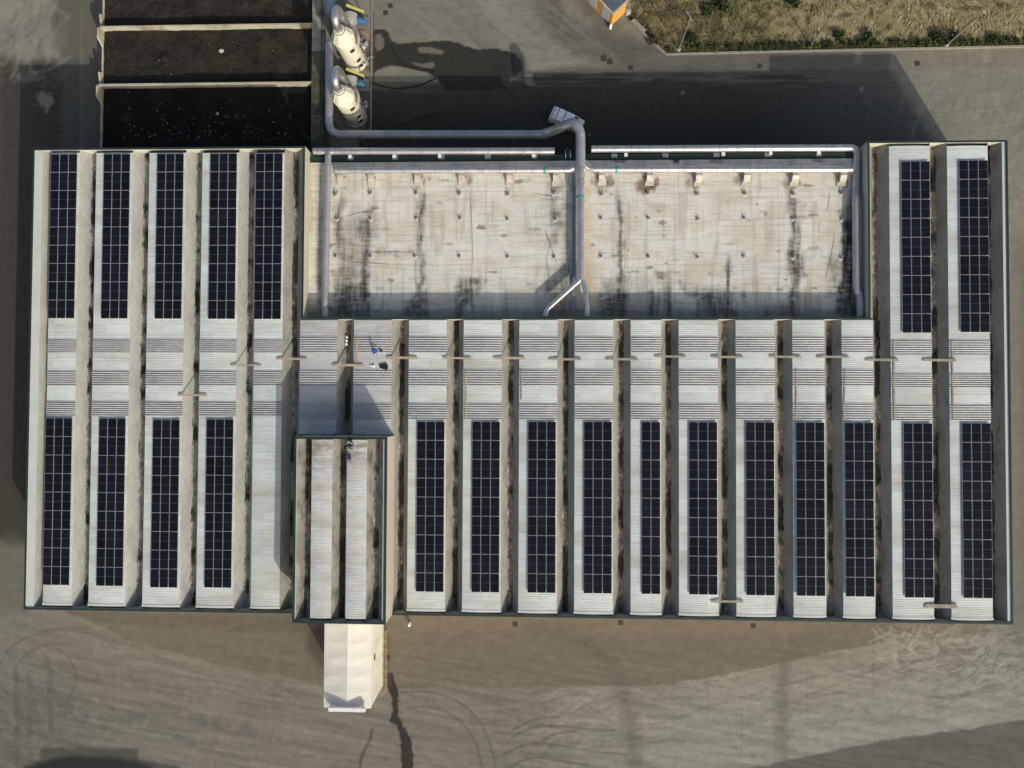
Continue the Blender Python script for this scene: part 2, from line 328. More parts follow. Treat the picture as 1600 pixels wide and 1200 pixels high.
P.mix(sstep(820, 1150, px) * sstep(1000, 1060, py) * 0.7, (0.245, 0.241, 0.196))
zone = sstep(950, 985, py)
cv = fbm((px - 0.3 * py) / 120, (py + 0.00016 * (px - 700) ** 2 - 0.1 * px) / 9.0, 15, 4); P.col *= (1 + zone * (cv - 0.5) * 0.5)[:, None]
ra = np.hypot(px - 1120, (py - 1420) * 1.05); P.mix(zone * sstep(760, 900, px) * sstep(0.54, 0.72, fbm(ra / 6.5, np.arctan2(py - 1420, px - 1120) * 9, 16, 4)), (0.25, 0.243, 0.20), k=0.5)
ra = np.hypot(px - 60, py - 1080); P.mix(sstep(965, 1000, py) * sstep(560, 380, px) * sstep(0.55, 0.72, fbm(ra / 7.0, np.arctan2(py - 1080, px - 60) * 6, 17, 4)), (0.20, 0.188, 0.145), k=0.45)
P.mix(sstep(960, 1000, py) * sstep(0.60, 0.75, fbm(px / 3, py / 3, 18, 3)), (0.10, 0.093, 0.075), k=0.25)
rq = random.Random(77)
def fil(p):
    for _ in range(2): p = [p[0]] + [q for a, b in zip(p[:-1], p[1:]) for q in ((a[0] * .75 + b[0] * .25, a[1] * .75 + b[1] * .25), (a[0] * .25 + b[0] * .75, a[1] * .25 + b[1] * .75))] + [p[-1]]
    return p
def strokes(n, x0, x1, y0, y1, ang, spread, l0, l1, w, cols, k):
    for _ in range(n):
        cx, cy = rq.uniform(x0, x1), rq.uniform(y0, y1); a = ang(cx, cy) + rq.gauss(0, spread); L = rq.uniform(l0, l1); cu = rq.gauss(0, 0.35)
        pts = []
        for t in (-.5, -.17, .17, .5): aa = a + cu * t; pts.append((cx + L * t * math.cos(aa), cy + L * t * math.sin(aa)))
        P.line(pts, w * rq.uniform(.5, 1.5), rq.choice(cols), w * 1.2, k * rq.uniform(.4, 1), w * .8, brk=.3, seed=rq.uniform(0, 50))
LT, DKG = (0.265, 0.258, 0.212), (0.115, 0.108, 0.086)
strokes(130, 780, 1600, 1040, 1190, lambda x, y: -0.17 - 0.00022 * (x - 900), 0.12, 50, 240, 1.6, [LT, LT, DKG], 0.42)
strokes(70, 0, 520, 1000, 1190, lambda x, y: 0.30 if x > 150 else 0.9, 0.25, 50, 220, 1.8, [(0.19, 0.18, 0.142), DKG], 0.40)
strokes(45, 620, 860, 1085, 1200, lambda x, y: 0.25, 0.4, 40, 160, 1.4, [(0.19, 0.18, 0.14), DKG], 0.35)
P.poly([(100, 955), (150, 975), (200, 1000), (270, 1020), (400, 1052), (507, 1076), (600, 1078), (700, 1073), (800, 1074), (1025, 1071), (1120, 1057), (1200, 1041), (1290, 1021), (1390, 1001), (1440, 985), (1580, 958), (1580, 930), (100, 930)], BROWN, 2.0, 0.95, 2.5, 14)
P.line([(420, 1054), (507, 1079), (600, 1081)], 5, (0.215, 0.20, 0.16), 5, 0.5, 2)
P.poly([(640, 960), (1540, 975), (1540, 992), (1100, 990), (640, 985)], (0.17, 0.138, 0.098), 5, 0.7, 4)
P.poly([(100, 952), (505, 965), (505, 988), (300, 985), (120, 968)], (0.10, 0.085, 0.065), 5, 0.5, 4)
P.line(fil([(830, 980), (885, 988), (925, 1008), (955, 1045), (975, 1080), (985, 1125), (990, 1190)]), 11, (0.10, 0.091, 0.073), 11, 0.5, 4)
P.line(fil([(1390, 980), (1320, 983), (1270, 988), (1238, 1008), (1224, 1045), (1222, 1090), (1223, 1150), (1224, 1210)]), 10, (0.115, 0.107, 0.088), 10, 0.5, 4)
P.poly([(1130, 1212), (1200, 1194), (1330, 1167), (1400, 1152), (1500, 1141), (1600, 1124), (1900, 1078), (1900, 1600), (300, 1600), (700, 1290)], (0.098, 0.096, 0.085), 2.5, 0.95, 4, 20)
P.line([(1200, 1187), (1330, 1159), (1500, 1134), (1600, 1118)], 4, (0.235, 0.225, 0.185), 4, 0.5, 2, brk=0.3)
# sweeping and tyre marks in the southern yard, plus painted shadows
st = fbm(px / 70 + py / 90, (py - 0.18 * px) / 5.0, 5, 4)
zone = sstep(960, 1075, py)
P.col *= (1 + zone * (st - 0.5) * 0.55)[:, None]
wq = fbm(px / 40, py / 30, 11, 3) - 0.5; sw = fbm((px + py * 0.4) / 24 + wq * 2, (px * 0.28 + py) / 3.6 + wq * 7, 9, 4)
zs = sstep(1330, 1430, px) * sstep(960, 1000, py) * (1 - sstep(1050, 1140, py))
P.mix(zs * sstep(0.52, 0.74, sw), (0.27, 0.265, 0.222), k=0.5); P.mix(zs * sstep(0.48, 0.30, sw), (0.12, 0.115, 0.096), k=0.5)
strokes(110, 1370, 1490, 985, 1055, lambda x, y: 0.25, 0.5, 12, 50, 1.1, [(0.31, 0.305, 0.26), (0.29, 0.285, 0.24), (0.10, 0.095, 0.08)], 0.7)
strokes(80, 1510, 1590, 1015, 1065, lambda x, y: -0.5, 0.8, 8, 34, 1.0, [(0.31, 0.305, 0.26), (0.29, 0.285, 0.24), (0.10, 0.095, 0.08)], 0.7)
strokes(40, 1420, 1600, 960, 1000, lambda x, y: -0.6, 0.5, 12, 60, 1.0, [(0.29, 0.28, 0.23), (0.12, 0.11, 0.09)], 0.6)
strokes(40, 60, 1400, 965, 1070, lambda x, y: 0.0, 0.08, 60, 260, 1.2, [(0.165, 0.142, 0.105), (0.118, 0.10, 0.075)], 0.5)
TY = (0.078, 0.071, 0.058)
for k_, (cx, cy, rx, ry, a0, a1) in enumerate([(98, 1052, 100, 68, 150, 325), (92, 1052, 68, 46, 165, 320), (75, 1060, 44, 48, -75, 80)]):
    P.line(arc(cx, cy, rx, ry, a0, a1), 1.0, TY, 1.2, 0.5, 0.5, seed=k_)
for k_, pts in enumerate([[(628, 1082), (660, 1080), (690, 1085), (720, 1098), (745, 1120), (762, 1150), (772, 1185), (775, 1210)], [(636, 1107), (665, 1104), (690, 1109), (715, 1122), (735, 1145), (748, 1172), (754, 1205)], [(785, 1180), (812, 1166), (840, 1160), (880, 1166), (930, 1175), (980, 1179)], [(790, 1202), (812, 1189), (838, 1183), (880, 1190), (920, 1196)], [(800, 1152), (828, 1136), (868, 1133), (920, 1140), (960, 1141)], [(800, 1141), (835, 1123), (875, 1120)], [(845, 1160), (860, 1148), (900, 1142)], [(575, 1000), (590, 1020), (596, 1045)]]):
    P.line(fil(pts), 1.5, TY, 1.7, 0.62, 0.6, seed=k_)
for k_, x0 in enumerate((25, 45, 78)): P.line([(x0, 1050), (x0 + 2, 1200)], 4, (0.08, 0.08, 0.072), 4, 0.4, 2)
P.poly([(64, 1169), (140, 1168), (216, 1170), (217, 1186), (280, 1196), (310, 1240), (20, 1240), (40, 1197), (62, 1188)], (0.06, 0.06, 0.056), 4, 0.85, 3, 14)  # off-frame shadow painted into the ground colour
P.poly([(62, 1192), (85, 1185), (120, 1181), (190, 1184), (235, 1196), (260, 1240), (20, 1240), (40, 1200)], (0.018, 0.018, 0.018), 7, 0.95, 4, 12)  # darker core of the painted off-frame shadow
P.poly([(604, 1052), (611, 1050), (615, 1060), (622, 1075), (623, 1095), (621, 1118), (630, 1135), (642, 1155), (646, 1180), (645, 1215), (627, 1215), (627, 1170), (624, 1145), (618, 1132), (609, 1128), (613, 1110), (612, 1090), (607, 1078)], WET, 1.0, 0.96, 3.2, 5)
P.line([(581, 1140), (580, 1150), (573, 1165), (564, 1185), (562, 1215)], 2.2, (0.06, 0.052, 0.042), 2, 0.8, 1.6, brk=0.25)
P.line([(600, 985), (606, 1000), (604, 1030), (608, 1070)], 3, (0.10, 0.08, 0.045), 3, 0.5, 1.5)
P.poly([(486, 978), (508, 978), (508, 1050), (496, 1035), (480, 1010)], (0.05, 0.042, 0.034), 7, 0.6, 4)  # cast shadow of the loading shed painted into the ground colour
for k_ in range(9):                                                     # joints of the concrete slabs
    P.line([(1000 + k_ * 52, 985), (1003 + k_ * 52, 1200)], 0.5, (0.10, 0.095, 0.08), 0.8, 0.28)
# west side
P.poly([(-60, 60), (10, 90), (26, 95), (150, 95), (150, 240), (60, 300), (60, 850), (-90, 850)], (0.044, 0.0395, 0.031), 10, 0.97, 6, 20)  # dark asphalt with the warehouse's cast shadow painted into its colour
P.poly([(-60, 845), (45, 835), (45, 960), (-60, 960)], (0.105, 0.094, 0.068), 12, 0.6, 6)
P.poly([(92, -40), (158, -40), (158, 240), (95, 240), (96, 100), (80, 60)], (0.085, 0.083, 0.070), 8, 0.8, 6, 12)
P.poly([(128, -40), (150, -40), (149, 235), (125, 235)], (0.13, 0.122, 0.092), 2, 0.5, 2)
P.line([(127.5, -40), (125, 235)], 0.8, (0.19, 0.18, 0.14), 0.8, 0.5)
wz = sstep(120, 60, px) * sstep(130, 80, py)
wst = fbm((px + py * 0.4) / 10, (py - 0.7 * px) / 26, 21, 4)
P.mix(wz * sstep(0.42, 0.7, wst), (0.25, 0.235, 0.185), k=0.6); P.mix(wz * sstep(0.45, 0.25, wst), (0.11, 0.105, 0.085), k=0.5)
P.blob(70, 156, 15, 14, (0.20, 0.20, 0.18), 0.75, 0.5, 4, 5); P.blob(73, 170, 4, 8, (0.20, 0.20, 0.18), 0.6); P.blob(46, 120, 22, 10, (0.16, 0.16, 0.14), 0.5, 0.6)
# north yard
P.poly([(700, -60), (760, -60), (830, 60), (905, 104), (820, 110), (760, 50)], (0.225, 0.213, 0.172), 10, 0.8, 6)
P.poly([(583, -60), (700, -60), (800, 78), (745, 74), (690, 60), (620, 66), (600, 46), (583, 40)], (0.175, 0.16, 0.128), 8, 0.6, 5)
P.line([(835, -30), (868, 30), (905, 62), (960, 84), (1040, 97), (1120, 99)], 22, (0.098, 0.091, 0.074), 12, 0.75, 5)
P.line([(905, -30), (960, 60), (1010, 95)], 22, (0.105, 0.097, 0.080), 14, 0.7, 4)
P.poly([(1000, 84), (1390, 79), (1390, 104), (1000, 106)], (0.125, 0.117, 0.10), 2, 0.9, 2)
P.poly([(1395, 77), (1700, 70), (1700, 105), (1400, 106)], (0.19, 0.17, 0.13), 5, 0.7, 3)
for x0, x1 in ((1335, 1345), (1535, 1548), (1512, 1520)): P.poly([(x0, 76), (x1, 76), (x1 + 1, 98), (x0 + 1, 98)], (0.25, 0.235, 0.17), 2.5, 0.6)
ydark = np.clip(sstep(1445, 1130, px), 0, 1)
P.poly([(583, 230), (583, 160), (640, 152), (690, 138), (800, 130), (850, 110), (905, 107), (1040, 103), (1200, 104), (1330, 104), (1385, 103), (1415, 150), (1450, 210), (1490, 290), (1400, 330), (583, 330)], (0.105, 0.100, 0.088), 7, 0.95, 5, 20)  # dark asphalt, outlined along the warehouse's cast shadow, shade painted in
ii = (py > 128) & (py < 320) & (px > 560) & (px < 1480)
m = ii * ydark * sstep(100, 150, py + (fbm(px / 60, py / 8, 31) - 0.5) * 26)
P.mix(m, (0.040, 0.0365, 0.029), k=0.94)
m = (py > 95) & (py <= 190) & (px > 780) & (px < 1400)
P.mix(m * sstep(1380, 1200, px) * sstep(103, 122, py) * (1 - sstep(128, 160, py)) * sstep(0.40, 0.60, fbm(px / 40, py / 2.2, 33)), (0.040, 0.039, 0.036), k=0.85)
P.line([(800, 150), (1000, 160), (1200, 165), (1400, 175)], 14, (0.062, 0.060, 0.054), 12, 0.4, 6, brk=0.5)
stn = fbm(px / 55, (py + 0.1 * px) / 2.6, 41, 4)
nz = sstep(170, 140, py) * sstep(590, 640, px) + sstep(1250, 1420, px) * sstep(330, 250, py)
P.col *= (1 + np.clip(nz, 0, 1) * (stn - 0.5) * 0.35)[:, None]
rr = np.hypot(px - 1330, (py - 160) * 1.2); an = np.arctan2(py - 160, px - 1330)
swr = fbm(rr / 5.0 + fbm(px / 40, py / 40, 44) * 14, an * 7 + px / 60, 43, 4); ez = sstep(1390, 1440, px) * sstep(80, 110, py) * sstep(560, 380, py)
P.mix(ez * sstep(0.5, 0.75, swr), (0.25, 0.24, 0.20), k=0.4); P.mix(ez * sstep(0.45, 0.25, swr), (0.145, 0.138, 0.115), k=0.4)
strokes(70, 1420, 1640, 100, 420, lambda x, y: math.atan2(y - 60, x - 1250) + 1.57, 0.25, 40, 170, 1.5, [LT, DKG], 0.4)
strokes(50, 600, 900, 0, 80, lambda x, y: 0.62, 0.12, 50, 180, 2.0, [(0.24, 0.23, 0.185), DKG], 0.35)
strokes(50, -20, 100, -20, 130, lambda x, y: -0.9, 0.4, 20, 90, 2.0, [(0.25, 0.235, 0.185), DKG], 0.4)
P.poly([(1580, 380), (1700, 380), (1700, 980), (1585, 980)], (0.125, 0.122, 0.100), 30, 0.75, 10, 30)
P.poly([(583, 45), (600, 46), (607, 52), (612, 62), (625, 69), (660, 65), (700, 63), (720, 69), (745, 77), (775, 75), (800, 82), (812, 90), (818, 110), (800, 120), (795, 140), (700, 142), (680, 122), (665, 112), (640, 107), (610, 103), (590, 108), (583, 118)], WET, 1.3, 0.97, 2.2, 6)
for h in ([(586, 55), (594, 52), (600, 62), (600, 74), (590, 80), (585, 70)], [(652, 75), (670, 73), (694, 80), (692, 85), (655, 82)], [(640, 97), (660, 100), (675, 97), (680, 102), (676, 107), (655, 104)]):
    P.poly(h, (0.16, 0.15, 0.122), 1.2, 0.9, 1.0, 4)
P.blob(808, 105, 22, 34, (0.075, 0.07, 0.062), 0.45, 0.3); P.blob(790, 100, 24, 22, (0.022, 0.022, 0.022), 0.7, 0.4)
P.line([(583, 20), (584, 130)], 2, (0.05, 0.042, 0.035), 2, 0.7, 1.2)
P.blob(1067, 145, 4, 4, (0.2, 0.2, 0.19), 0.7, 0.1); P.blob(921, 211, 2, 2, (0.3, 0.3, 0.28), 0.8, 0.1)
P.poly([(1343, 136), (1350, 136), (1350, 143), (1343, 143)], (0.24, 0.24, 0.22), 0.8, 0.8)
# pad below the scrubber tanks
P.poly([(500, -60), (582, -60), (580, 215), (500, 215)], (0.215, 0.205, 0.158), 0.8, 1.0)
P.poly([(505, -60), (560, -60), (545, 0), (575, 32), (560, 50), (505, 40)], (0.13, 0.13, 0.105), 4, 0.7, 4)
P.blob(565, 62, 16, 20, (0.21, 0.16, 0.115), 0.8); P.blob(575, 90, 12, 32, (0.075, 0.06, 0.045), 0.75); P.blob(548, 128, 30, 20, (0.055, 0.05, 0.04), 0.8); P.blob(568, 160, 18, 30, (0.085, 0.068, 0.055), 0.8); P.blob(572, 190, 12, 25, (0.05, 0.048, 0.042), 0.8)
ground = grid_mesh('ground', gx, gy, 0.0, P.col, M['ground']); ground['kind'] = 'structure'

# ------------------------------------------------------------------ kerb, field, planting
kpts = [(984, 33), (1040, 85.5), (1180, 82), (1320, 79), (1600, 73), (1990, 63)]
kw = [Vector(at(a, b, 0)) for a, b in kpts]
kerb = MB()
for a, b in zip(kw[:-1], kw[1:]):
    d = (b - a).normalized(); kerb.bar(a + Vector((0, 0, 0.05)), b - d * 0.004 + Vector((0, 0, 0.05)), 0.24, 0.34)
kerb.bar(Vector(at(986, 35, 0)) + Vector((0.15, 0.15, 0.2)), Vector(at(1005, 53, 0)) + Vector((0.15, 0.15, 0.2)), 0.5, 0.5)
ko = kerb.build('kerb', M['kerb']); ko['kind'] = 'structure'
fx = np.arange(at(955, 0)[0], 96, 0.09); fy = np.arange(at(1300, 92)[1], 72, 0.14)
FX, FY = np.meshgrid(fx, fy); FX, FY = FX.ravel(), FY.ravel()
Pf = Paint(FX, FY, 0.0, (0.255, 0.215, 0.118)); fpx, fpy = Pf.px, Pf.py
kl = np.where(fpx < 1040, 33 + (fpx - 984) * 52.5 / 56, 85.5 - (fpx - 1040) * 12.5 / 560)
depth = kl - fpy                                                        # image points north of the kerb
n1 = fbm(fpx / 26, fpy / 16, 51); n2 = fbm(fpx / 9, fpy / 9, 52); n3 = fbm(fpx / 60, fpy / 30, 53)
Pf.mix(sstep(1250, 1120, fpx + (n1 - 0.5) * 90), (0.155, 0.128, 0.060), k=0.85)
Pf.mix(sstep(0.50, 0.62, n1) * sstep(1300, 1160, fpx), (0.075, 0.085, 0.030), k=0.8)
Pf.mix(sstep(0.52, 0.62, fbm(fpx / 14, fpy / 12, 57)) * sstep(1330, 1200, fpx), (0.07, 0.058, 0.034), k=0.75)
Pf.mix(sstep(0.55, 0.68, n2), (0.32, 0.265, 0.14), k=0.5); Pf.mix(sstep(0.45, 0.30, n2), (0.17, 0.13, 0.062), k=0.6)
Pf.mix(sstep(0.56, 0.64, fbm(fpx / 22, fpy / 12, 58)), (0.20, 0.175, 0.078), k=0.5)
Pf.mix(sstep(26, 8, depth + (n2 - 0.5) * 22), (0.062, 0.060, 0.028), k=0.92)
Pf.blob(980, 8, 18, 14, (0.33, 0.27, 0.15), 0.8); Pf.blob(1030, 10, 12, 10, (0.28, 0.19, 0.11), 0.6); Pf.blob(1130, 8, 30, 14, (0.05, 0.075, 0.022), 0.7); Pf.blob(1238, 2, 14, 8, (0.035, 0.055, 0.016), 0.9)
for bx, by, rx, ry in [(1268, 16, 3, 12), (1262, 32, 5, 9), (1361, 22, 5, 9), (1372, 20, 7, 3), (1388, 43, 6, 6), (1371, 52, 5, 5), (1320, 24, 12, 4), (1518, 14, 26, 4), (1560, 10, 10, 4), (1472, 46, 4, 4), (1170, 45, 14, 14), (1120, 60, 20, 10), (1080, 60, 20, 16), (1060, 20, 20, 12), (1000, 45, 14, 10), (1022, 62, 12, 9)]:
    Pf.blob(bx, by, rx, ry, (0.075, 0.060, 0.032), 0.75, 0.5)
Pf.line([(1492, 54), (1522, 30)], 1.2, (0.08, 0.06, 0.035), 1, 0.8)
fur = np.sin((FX + 0.28 * FY + 0.30 * (fbm(fpx / 12, fpy / 10, 54) - 0.5) * 4) * 2 * math.pi / 0.40)
fm = sstep(1185, 1230, fpx) * sstep(12, 24, depth) * sstep(70, 56, depth + (n3 - 0.5) * 40) * sstep(0.34, 0.48, n1)
fz = 0.06 + fur * 0.07 * fm + (n2 - 0.5) * 0.12 + np.clip(depth, 0, 30) * 0.004
Pf.col *= (1 + fur * fm * 0.22)[:, None]
fz = np.where(depth < 1.0, -0.4, fz)
field = grid_mesh('field', fx, fy, 0, Pf.col, M['field'], zarr=fz); field['kind'] = 'structure'
rnd = random.Random(4)
gb = MB()
for i in range(4200):
    qx = rnd.uniform(985, 1640); k = 85.5 - (qx - 1040) * 12.5 / 560 if qx > 1040 else 33 + (qx - 984) * 52.5 / 56
    qy = rnd.uniform(-25, k - 4)
    if qy > k - 8 and rnd.random() < 0.5: continue
    if qx > 1195 and 12 < k - qy < 62 and rnd.random() < 0.8: continue
    c = Vector(at(qx, qy, 0)); g = 0 if (qx > 1230 and rnd.random() < 0.75) else rnd.choice((1, 1, 2, 3)); gb.mi = g
    for j in range(3):
        a = rnd.uniform(0, 6.28); h = rnd.uniform(0.12, 0.42); w = rnd.uniform(0.03, 0.09); t = Vector((math.cos(a), math.sin(a), 0)); s_ = Vector((-t.y, t.x, 0)) * w
        b = c + t * 0.1 + Vector((0, 0, 0.06)); e = b + t * rnd.uniform(0.1, 0.35) + Vector((0, 0, h))
        gb.add([b - s_, b + s_, e + s_ * 0.3, e - s_ * 0.3], [(0, 1, 2, 3)])
go = gb.build('dry_grass', M['dry']); go['kind'] = 'stuff'
def shrub_mesh(seed, r, h, n, mats, leaf):
    q = random.Random(seed); b = MB(); b.mi = 0
    for j in range(n):
        a = q.uniform(0, 6.28); rr_ = r * math.sqrt(q.random()) * (0.7 + 0.3 * math.sin(a * 3 + seed)); z = h * (0.25 + 0.75 * q.random() * (1 - 0.5 * rr_ / r))
        c = Vector((rr_ * math.cos(a), rr_ * math.sin(a), z)); b.mi = q.choice(range(len(mats)))
        t = Vector((q.gauss(0, 1), q.gauss(0, 1), q.gauss(0, 0.5))).normalized(); u = t.cross(Vector((q.gauss(0, 1), q.gauss(0, 1), q.gauss(0, 1)))).normalized() * leaf * 0.45
        b.add([c, c + t * leaf * 0.5 + u, c + t * leaf * 1.1, c + t * leaf * 0.5 - u], [(0, 1, 2, 3)])
    b.mi = 0
    return b
def stem_mb(seed, r, h):
    q = random.Random(seed + 90); b = MB()
    for j in range(4):
        a = q.uniform(0, 6.28); b.tube([(0, 0, 0), (math.cos(a) * r * 0.4, math.sin(a) * r * 0.4, h * 0.8)], [0.02, 0.008], 5)
    return b
shp = []
for s_ in range(4):
    mats = [M['leaf'][0], M['leaf'][1]] if s_ < 2 else [M['leaf'][1], M['leaf'][2]]
    shp.append((shrub_mesh(s_, 0.42 + 0.06 * s_, 0.6, 190, mats, 0.17), mats))
protos = {}
def shrub(qx, qy, v, label, group, sc_=1.0):
    c = at(qx, qy, 0)
    if v not in protos:
        t = thing('shrub', label, 'shrub', (0, 0, 0), group)
        protos[v] = (t, shp[v][0].build('foliage', shp[v][1], t), stem_mb(v, 0.4, 0.6).build('stem', M['bark'], t))
    else:
        p, f_, s2 = protos[v]; t = p.copy(); sc.collection.objects.link(t)
        for ch in (f_, s2):
            c2 = ch.copy(); sc.collection.objects.link(c2); c2.parent = t
    t.location = (c[0], c[1], 0.06); t.rotation_euler = (0, 0, rnd.uniform(0, 6.28)); t.scale = (sc_,) * 3
    t['label'] = label; t['group'] = group
for i in range(58):
    qx = 1043 + i * 10.6 + rnd.uniform(-3, 3)
    if 1055 < qx < 1067 or rnd.random() < 0.08: continue
    k = 85.5 - (qx - 1040) * 12.5 / 560
    bright = qx < 1120 or 1298 < qx < 1325 or rnd.random() < 0.2
    shrub(qx, k - 6 - rnd.uniform(0, 3), rnd.choice((0, 1)) if bright else rnd.choice((2, 3, 1)), 'low leafy shrub growing in the planted strip behind the pale kerb', 'low shrubs behind the kerb', rnd.uniform(0.75, 1.15))
for i, (qx, qy, s_) in enumerate([(1240, 3, 2.2), (1128, 10, 2.0), (1310, 58, 1.5), (1355, 62, 1.6), (1462, 60, 1.7), (1489, 62, 1.6), (1550, 63, 1.4), (1080, 62, 1.5), (1020, 66, 1.3), (1105, 20, 1.6)]):
    shrub(qx, qy, 3 if i % 2 else 2, 'bushy dark green shrub out in the dry grass field', 'dark shrubs in the field', s_)

# ------------------------------------------------------------------ lamp posts, drain covers
def lamp_post(bx, by, hx, hy, label):
    b = Vector(at(bx, by, 0)); t = thing('lamp_post', label, 'lamp post', b, 'lamp posts along the field edge')
    H = 7.8; d = (Vector(at(hx, hy, H)) - Vector((b.x, b.y, H))); d.z = 0; d = d.normalized() if d.length > 0.05 else Vector((0, -1, 0))
    m = MB(); m.lathe(b, [(0.09, 0.25), (0.085, 2.0), (0.05, H - 0.1)], 12); m.build('pole', M['galv_dull'], t, True)
    m = MB(); m.lathe(b, [(0.28, 0.0), (0.28, 0.2), (0.2, 0.25)], 12); m.build('footing', M['concrete'], t)
    m = MB(); m.tube([b + Vector((0, 0, H - 0.15)), b + d * 0.15 + Vector((0, 0, H)), b + d * 0.4 + Vector((0, 0, H + 0.03))], 0.035, 8); m.build('arm', M['galv_dull'], t, True)
    m = MB(); c = b + d * 0.7 + Vector((0, 0, H + 0.04)); m.bar(c - d * 0.24, c + d * 0.24, 0.24, 0.10); m.build('lamp_head', M['galv'], t)
lamp_post(1060, 78, 1078, 26, 'slim lamp post beside the bright green shrubs, nearest the orange cabin')
lamp_post(1265, 73, 1306, 22, 'slim lamp post in the middle of the planted strip, between the other two')
lamp_post(1478, 71, 1540, 17, 'slim lamp post farthest from the orange cabin, over the furrowed field')
def drain(qx, qy, s, label, dz=0.008):
    c = Vector(at(qx, qy, 0)); t = thing('drain_cover', label, 'drain cover', c, 'drain covers in the yard')
    m = MB(); w = s
    for a in (-1, 1):
        m.box(c.x - w, c.x + w, c.y + a * w - 0.04, c.y + a * w + 0.04, dz, dz + 0.02); m.box(c.x + a * w - 0.04, c.x + a * w + 0.04, c.y - w + 0.04, c.y + w - 0.04, dz, dz + 0.02)
    m.build('frame', M['iron'], t)
    m = MB(); m.box(c.x - w + 0.04, c.x + w - 0.04, c.y - w + 0.04, c.y + w - 0.04, 0.002, dz)
    for k in range(5): y_ = c.y - w + 0.12 + k * (2 * w - 0.24) / 4; m.box(c.x - w + 0.06, c.x + w - 0.06, y_ - 0.03, y_ + 0.03, dz, dz + 0.014)
    m.build('grate', M['iron'], t)
for q in [(985, 106, 0.28, 'square iron drain cover in the lane in front of the kerb corner'), (1187, 103.5, 0.27, 'square iron drain cover in the lane halfway along the kerb'), (1433, 99, 0.27, 'square iron drain cover in the sunlit lane north of the right roof block'),
          (943, 91, 0.33, 'drain cover in the pale yard, farther from the kerb of the close pair'), (953, 96.5, 0.30, 'drain cover in the pale yard, nearer the kerb of the close pair'), (610, 9, 0.27, 'drain cover by the tank pad, the outer of two near the picture edge'),
          (602.5, 20, 0.27, 'drain cover by the tank pad, just outside its edge above the wet stain'), (805, 975.5, 0.27, 'drain cover against the south wall, below the tenth roof bay'), (970, 973, 0.26, 'drain cover against the south wall, below the eleventh roof bay'), (1177, 978, 0.26, 'drain cover against the south wall, below the fourteenth roof bay'), (606, 1028, 0.26, 'drain cover beside the white loading shed at its rail')]:
    drain(*q)

# ------------------------------------------------------------------ the warehouse
ZP = 9.0; ZE = 8.83; ZF = 7.0
xW, xE, yN, yS = -60.577, 53.072, 30.014, -24.637
xL = X(474.5, ZP, 400); xR = X(1357.0, ZP, 400); yI = Y(496, ZP, 900); yC = Y(243, ZF, 900)
WH = thing('warehouse', 'long warehouse with white sheet roof bays, dark valleys and a stained sunken flat roof', 'warehouse', (0, 0, 0))
def wall_seg(name, x0, x1, y0, y1, z0, z1, label=None):
    return MB().box(x0, x1, y0, y1, z0, z1).build(name, M['wall'], WH)
T = 0.2; CP = ZP - 0.06
segs = [(xW, xW + T, yS, yN, 'y'), (xE - T, xE, yS, yN, 'y'), (xW + T, xL - T, yN - T, yN, 'x'), (xR + T, xE - T, yN - T, yN, 'x'), (xL - T, xL, yI, yN, 'y'), (xR, xR + T, yI, yN, 'y'), (xL - T, xR + T, yI - T, yI, 'x')]
tX0, tX1 = X(457, 13, 830), X(602.5, 13, 830); tY0, tY1 = Y(975.5, 13, 530), Y(683, 13, 530)
segs += [(xW + T, tX0 - 0.01, yS, yS + T, 'x'), (tX1 + 0.01, xE - T, yS, yS + T, 'x')]
caps = MB()
for (a, b, c, d, ax) in segs:
    wall_seg('wall', a, b, c, d, 0, CP)
    if ax == 'y': caps.box(a - 0.01, b + 0.01, c - 0.01, d + 0.01, CP, ZP)
    else: caps.box(a + 0.015, b - 0.015, c - 0.01, d + 0.01, CP, ZP - 0.003)
caps.build('parapet_cap', M['cap'], WH)
wall_seg('wall', xL, xR, yC - T, yC, 0, ZF + 0.02)
MB().box(xL + 0.01, xR - 0.01, yC - 0.52, yC + 0.06, ZF + 0.02, ZF + 0.10).build('roof_edge_gutter', M['cap'], WH)

BAYPX = [(75, 119.5), (145.5, 202.5), (229, 286.5), (312.5, 370), (397, 441.5), (469, 527), (553, 612), (639, 698), (724.5, 784), (811.5, 871), (898, 958), (985.5, 1033), (1060.5, 1121.5), (1149.5, 1210), (1238, 1288), (1315, 1364), (1391.5, 1455.5), (1482.5, 1546.5)]
BAY = [(X(a, ZE, 530), X(b, ZE, 530)) for a, b in BAYPX]
def panel(parent, x0, x1, segs_, ze, m, rise=0.12):
    b = MB(); nx = 8
    for (y0, y1) in segs_:
        prof = [(x0 + (x1 - x0) * i / nx, ze + rise * (1 - (2 * i / nx - 1) ** 2)) for i in range(nx + 1)] + [(x1, ze - 0.24), (x0, ze - 0.24)]
        n = len(prof); vs = [(p[0], y0, p[1]) for p in prof] + [(p[0], y1, p[1]) for p in prof]
        b.add(vs, [tuple(range(n)), tuple(range(2 * n - 1, n - 1, -1))] + [(i, n + i, n + (i + 1) % n, (i + 1) % n) for i in range(n)])
    return b.build('roof_panel', m, parent, True)
